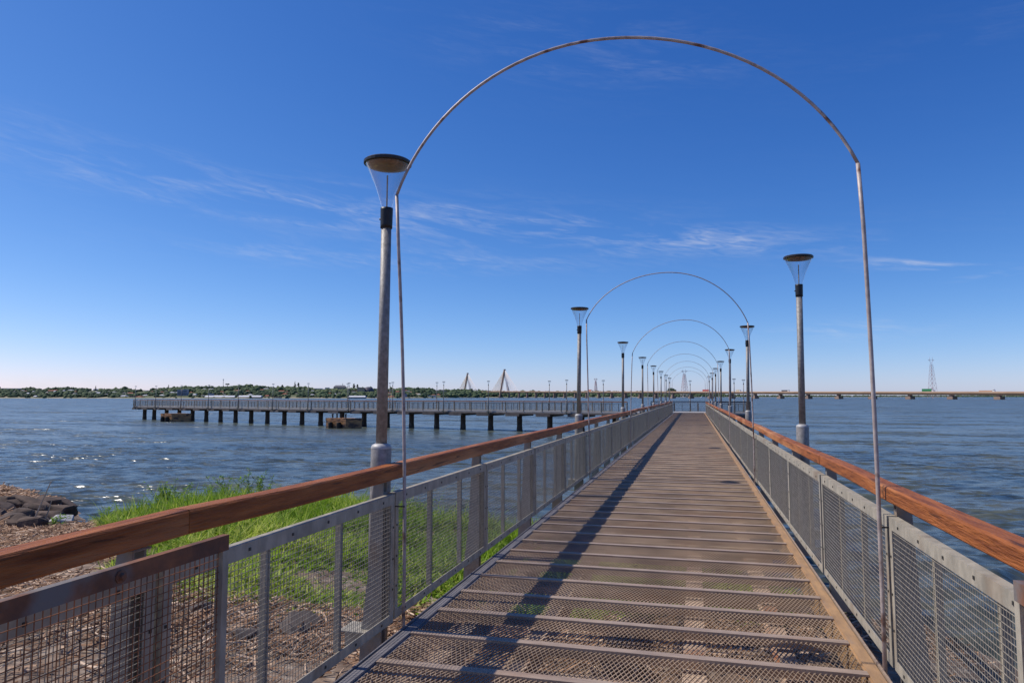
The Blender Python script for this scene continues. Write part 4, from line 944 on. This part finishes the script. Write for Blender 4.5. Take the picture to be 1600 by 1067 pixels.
# dry reed litter
def sticks(X, Y, L, W, tint, name, material, pitch=.25, dz=.02):
    n = len(X); Z = ground_z(X, Y) + dz + np.abs(rng.normal(0, .035, n)); a = rng.uniform(0, 2 * pi, n); p = rng.normal(0, pitch, n)
    d = np.stack([np.cos(a) * np.cos(p), np.sin(a) * np.cos(p), np.sin(p)], -1) * (L / 2)[:, None]; c = np.stack([X, Y, Z], -1)
    s_ = np.stack([-np.sin(a), np.cos(a), np.zeros(n)], -1) * (W / 2)[:, None]; up = np.array([0, 0, 1.0])[None] * (W / 2)[:, None]
    bend = np.stack([rng.normal(0, .12, n), rng.normal(0, .12, n), rng.normal(0, .06, n)], -1) * L[:, None]
    V = np.stack([c - d + s_, c - d - s_, c + bend * .5 + s_, c + bend * .5 - s_, c + bend * .5 + up * 1.4, c + d + s_, c + d - s_, c - d + up * 1.4, c + d + up * 1.4], 1).reshape(-1, 3)
    b_ = (np.arange(n) * 9)[:, None]
    F = np.concatenate([b_ + np.array([[q]]).reshape(1, -1) for q in ((0, 2, 4, 7), (1, 7, 4, 3), (2, 5, 8, 4), (3, 4, 8, 6))])
    return npmesh(name, V, F, material, False, np.clip(np.repeat(tint, 9), 0, 1))
REEDM = leaf_mat('dry_reeds', (.075, .036, .020), (.30, .165, .09), (.68, .50, .35))
def litter(n, x0, x1, y0, y1, f):
    X = rng.uniform(x0, x1, n); Y = rng.uniform(y0, y1, n); k = rng.random(n) < f(X, Y); return X[k], Y[k]
X, Y = litter(120000, -30, 3.5, 1.0, 14.5, lambda X, Y: np.clip(.04 + .40 * np.clip(vnoise(X, Y, .8, seed=21) - .2, 0, 1) + 1.0 * np.exp(-((Y - np.interp(X, GRX, GRY) + .7) / 1.1) ** 2), 0, 1) * (shore_sd(X, Y) > .1) * (Y < np.interp(X, GRX, GRY) + .5) + .8 * (X / np.maximum(Y, 1) < -.96) * (Y > 9.5) * (shore_sd(X, Y) > .1))
X2, Y2 = litter(60000, -31, -16.3, 11, 24, lambda X, Y: (shore_sd(X, Y) > .35) * np.clip(.5 + .5 * vnoise(X, Y, .7, seed=2), 0, 1))
bigf = np.concatenate([np.ones(len(X)), np.full(len(X2), 1.7)]); X = np.concatenate([X, X2]); Y = np.concatenate([Y, Y2]); nn = len(X)
o = link('dry_reeds', sticks(X, Y, rng.uniform(.05, .34, nn) * bigf, rng.uniform(.006, .024, nn) * bigf, rng.normal(.45, .30, nn), 'dry_reeds', REEDM)); tag(o, 'broken dry reeds and driftwood bits littering the bank', 'reed litter', kind='stuff')
# rocks
ROCK = mat('dark_rock', (.135, .088, .062), (.050, .034, .026), 2.0, .9, 0, bump=1.0, bscale=7, c3=(.15, .10, .07), s3=1.6, t3=(.54, .66)); ROCKW = mat('pale_rock', (.62, .58, .55), (.45, .42, .40), 3, .8, 0, bump=.4)
def rock(x, y, z, sx, sy, sz, rz, label, m_=ROCK, group='dark rocks on the reedy point'):
    import bmesh
    r = np.random.default_rng(int(rng.integers(0, 100000))); P = r.normal(0, 1, (17, 3)); P /= np.linalg.norm(P, axis=1)[:, None]; P *= r.uniform(.72, 1.1, (17, 1))
    P = np.sign(P) * np.abs(P) ** .8 * np.array([sx, sy, sz])
    bm = bmesh.new()
    for q in P: bm.verts.new(q)
    bmesh.ops.convex_hull(bm, input=bm.verts); bmesh.ops.delete(bm, geom=[v for v in bm.verts if not v.link_faces], context='VERTS')
    bmesh.ops.bevel(bm, geom=bm.edges[:], offset=min(sx, sy, sz) * .07, segments=1, affect='EDGES'); bmesh.ops.recalc_face_normals(bm, faces=bm.faces[:])
    me = bpy.data.meshes.new('rock'); bm.to_mesh(me); bm.free(); me.materials.append(m_)
    o = link('rock', me, None, (x, y, z), rz); o.rotation_euler = (r.normal(0, .15), r.normal(0, .15), rz); tag(o, label, 'rock', group); return o
def sp_at(px, py, z=-2.0):
    d = (EYE - z) * FPX / (py - 619.2); return wp(px, d, z)
rk = [(104, 797, .9, .5, .35, 'long dark slab at the outer tip of the reedy point'), (86, 783, .8, .5, .33, 'dark boulder at the top right of the reedy point'), (60, 790, 1.3, .5, .3, 'long flat dark rock across the upper part of the point'), (28, 789, 1.2, .5, .28, 'flat dark rock at the upper left of the point'),
      (92, 808, .9, .6, .42, 'large angular dark rock in the middle of the point tip'), (112, 812, .5, .4, .35, 'dark pointed rock beside the white stone'), (76, 822, 1.0, .5, .28, 'smooth dark slab below the leaning stick'), (45, 811, .7, .45, .35, 'dark rock left of the leaning stick'),
      (52, 836, .7, .4, .3, 'dark rock low on the point by the handrail'), (66, 842, .6, .4, .3, 'dark rock nearest the handrail on the point'), (118, 819, .45, .3, .3, 'small dark rock at the waterline right of the white stone'), (14, 800, .9, .6, .2, 'mossy brown flat rock at the left edge of the point'), (72, 800, .6, .4, .35, 'brown broken rock behind the leaning stick'), (100, 822, .5, .3, .2, 'low wet rock under the white stone')]
for (px, py, a, b_, c, lab) in rk:
    p = sp_at(px, py, -1.9); g = gz1(p.x, p.y); rock(p.x, p.y, max(g, WATER) + .10, a * .62, b_ * .8, c * .95, YAW + rng.uniform(-.5, .3), lab)
p = sp_at(107, 817, -1.85); rock(p.x, p.y, max(gz1(p.x, p.y), WATER) + .25, .34, .26, .22, .4, 'white stone at the tip of the reedy point', ROCKW, None)
for q in range(46):
    px, py = rng.uniform(8, 122), rng.uniform(780, 838)
    if px < 80 and py < 790: continue
    p = sp_at(px, py, -1.95); g = gz1(p.x, p.y); z_ = rng.uniform(.14, .42)
    rock(p.x, p.y, max(g, WATER) + .04, z_ * 1.5, z_, z_ * .6, rng.uniform(0, 3), 'small dark broken stone in the rubble at the tip of the reedy point', ROCK, 'small stones in the rubble of the point')
# leaning stick
STK = mat('stick_wood', (.55, .44, .33), (.40, .31, .23), 6, .8)
a0 = sp_at(59, 819, -1.75); a1 = a0 + Vector((.9 * CY * .55, .9 * SY * .55, 1.15)); t = MB(); t.tube([(0, 0, -.1), tuple((a1 - a0) * .5 + Vector((.02, 0, 0))), tuple(a1 - a0)], [.022, .018, .012], 6)
t.tube([tuple((a1 - a0) * .08), (-.35, -.1, -.12)], [.016, .01], 5)
o = t.build('driftwood_stick', STK); o.location = a0; tag(o, 'pale forked stick leaning among the rocks of the point', 'stick')
a0 = sp_at(79, 812, -1.7); t = MB(); t.tube([(0, 0, -.1), (.14, .03, .3), (.2, .05, .55)], [.02, .016, .01], 5); o = t.build('driftwood_stick', STK); o.location = a0; tag(o, 'short pale stick standing right of the forked stick', 'stick')
# stones near the gate, coloured dark in place of shaded pits in the soil
for (px, py, a, b_, c, lab) in [(478, 988, .42, .3, .14, 'flat stone with pit shade in its colour behind the left railing'), (395, 1000, .3, .2, .10, 'small stone with pit shade in its colour near the gate'), (325, 962, .35, .2, .12, 'stone with pit shade in its colour, half buried in reeds behind the gate')]:
    d = (EYE + 1.35) * FPX / (py - 619.2); p = wp(px, d, 0); rock(p.x, p.y, gz1(p.x, p.y) + .02, a, b_, c, rng.uniform(0, 3), lab, mat('pit_shade_stone', (.15, .115, .09), (.08, .06, .05), 4, .9, 0, bump=.6), 'stones on the bank')
# weeds
WEEDM = leafm('weed_leaves', ((.06, .13, .014), (.18, .33, .03), (.36, .46, .09)), .5)
def weed(px, py, H, spread, nst, label):
    d = (EYE + 2.0) * FPX / (py - 619.2); p = wp(px, d, 0); g = gz1(p.x, p.y) if gz1(p.x, p.y) > WATER else WATER - .05
    t = thing('weed', (p.x, p.y, g), label=label, cat='plant', group='tall leafy weeds at the water edge')
    st = MB(); LX = []; 
    for i in range(nst):
        a = rng.uniform(0, 2 * pi); r_ = spread * rng.uniform(.2, 1); h = H * rng.uniform(.6, 1.05); bx, by = rng.normal(0, .12, 2)
        pts = [(bx + cos(a) * r_ * u * u, by + sin(a) * r_ * u * u, h * u) for u in (0, .35, .7, 1)]; st.tube(pts, [.008, .006, .005, .003], 4)
        for j in range(int(46 * h)):
            u = rng.uniform(.25, 1); LX.append((bx + cos(a) * r_ * u * u, by + sin(a) * r_ * u * u, h * u))
    st.build('stem', WEEDM, t)
    LX = np.array(LX); n_ = len(LX); a = rng.uniform(0, 6.28, n_); l = rng.uniform(.05, .13, n_); wv = l * .2
    dr = np.stack([np.cos(a), np.sin(a), rng.normal(.15, .35, n_)], -1); sd = np.stack([-np.sin(a), np.cos(a), rng.normal(0, .3, n_)], -1)
    V = np.stack([LX, LX + dr * l[:, None] * .5 + sd * wv[:, None], LX + dr * l[:, None], LX + dr * l[:, None] * .5 - sd * wv[:, None]], 1).reshape(-1, 3); F = (np.arange(n_) * 4)[:, None] + np.arange(4)[None]
    link('leaves', npmesh('leaves', V, F, WEEDM, False, np.clip(np.repeat(rng.normal(.5, .2, n_), 4), 0, 1)), t)
weed(262, 806, 1.25, .5, 20, 'bushy weed clump rising above the left handrail'); weed(285, 803, 1.15, .5, 18, 'second bushy weed clump just right of the first'); weed(242, 808, .6, .4, 9, 'low weed clump left of the bushy one')
weed(352, 800, .95, .8, 12, 'loose feathery weed leaning over the water'); weed(402, 797, 1.1, .7, 10, 'tallest feathery weed above the handrail'); weed(415, 795, .85, .6, 8, 'feathery weed right of the tallest one'); weed(185, 818, .6, .4, 9, 'small weed above the left handrail near the reedy point')
weed(98, 850, .4, .25, 6, 'weed tuft between the reedy point and the handrail'); weed(662, 806, .55, .4, 10, 'leafy weed behind the left railing panel near the nearest arch'); weed(822, 832, .45, .3, 10, 'leafy weed at the deck edge where the grass meets the water')
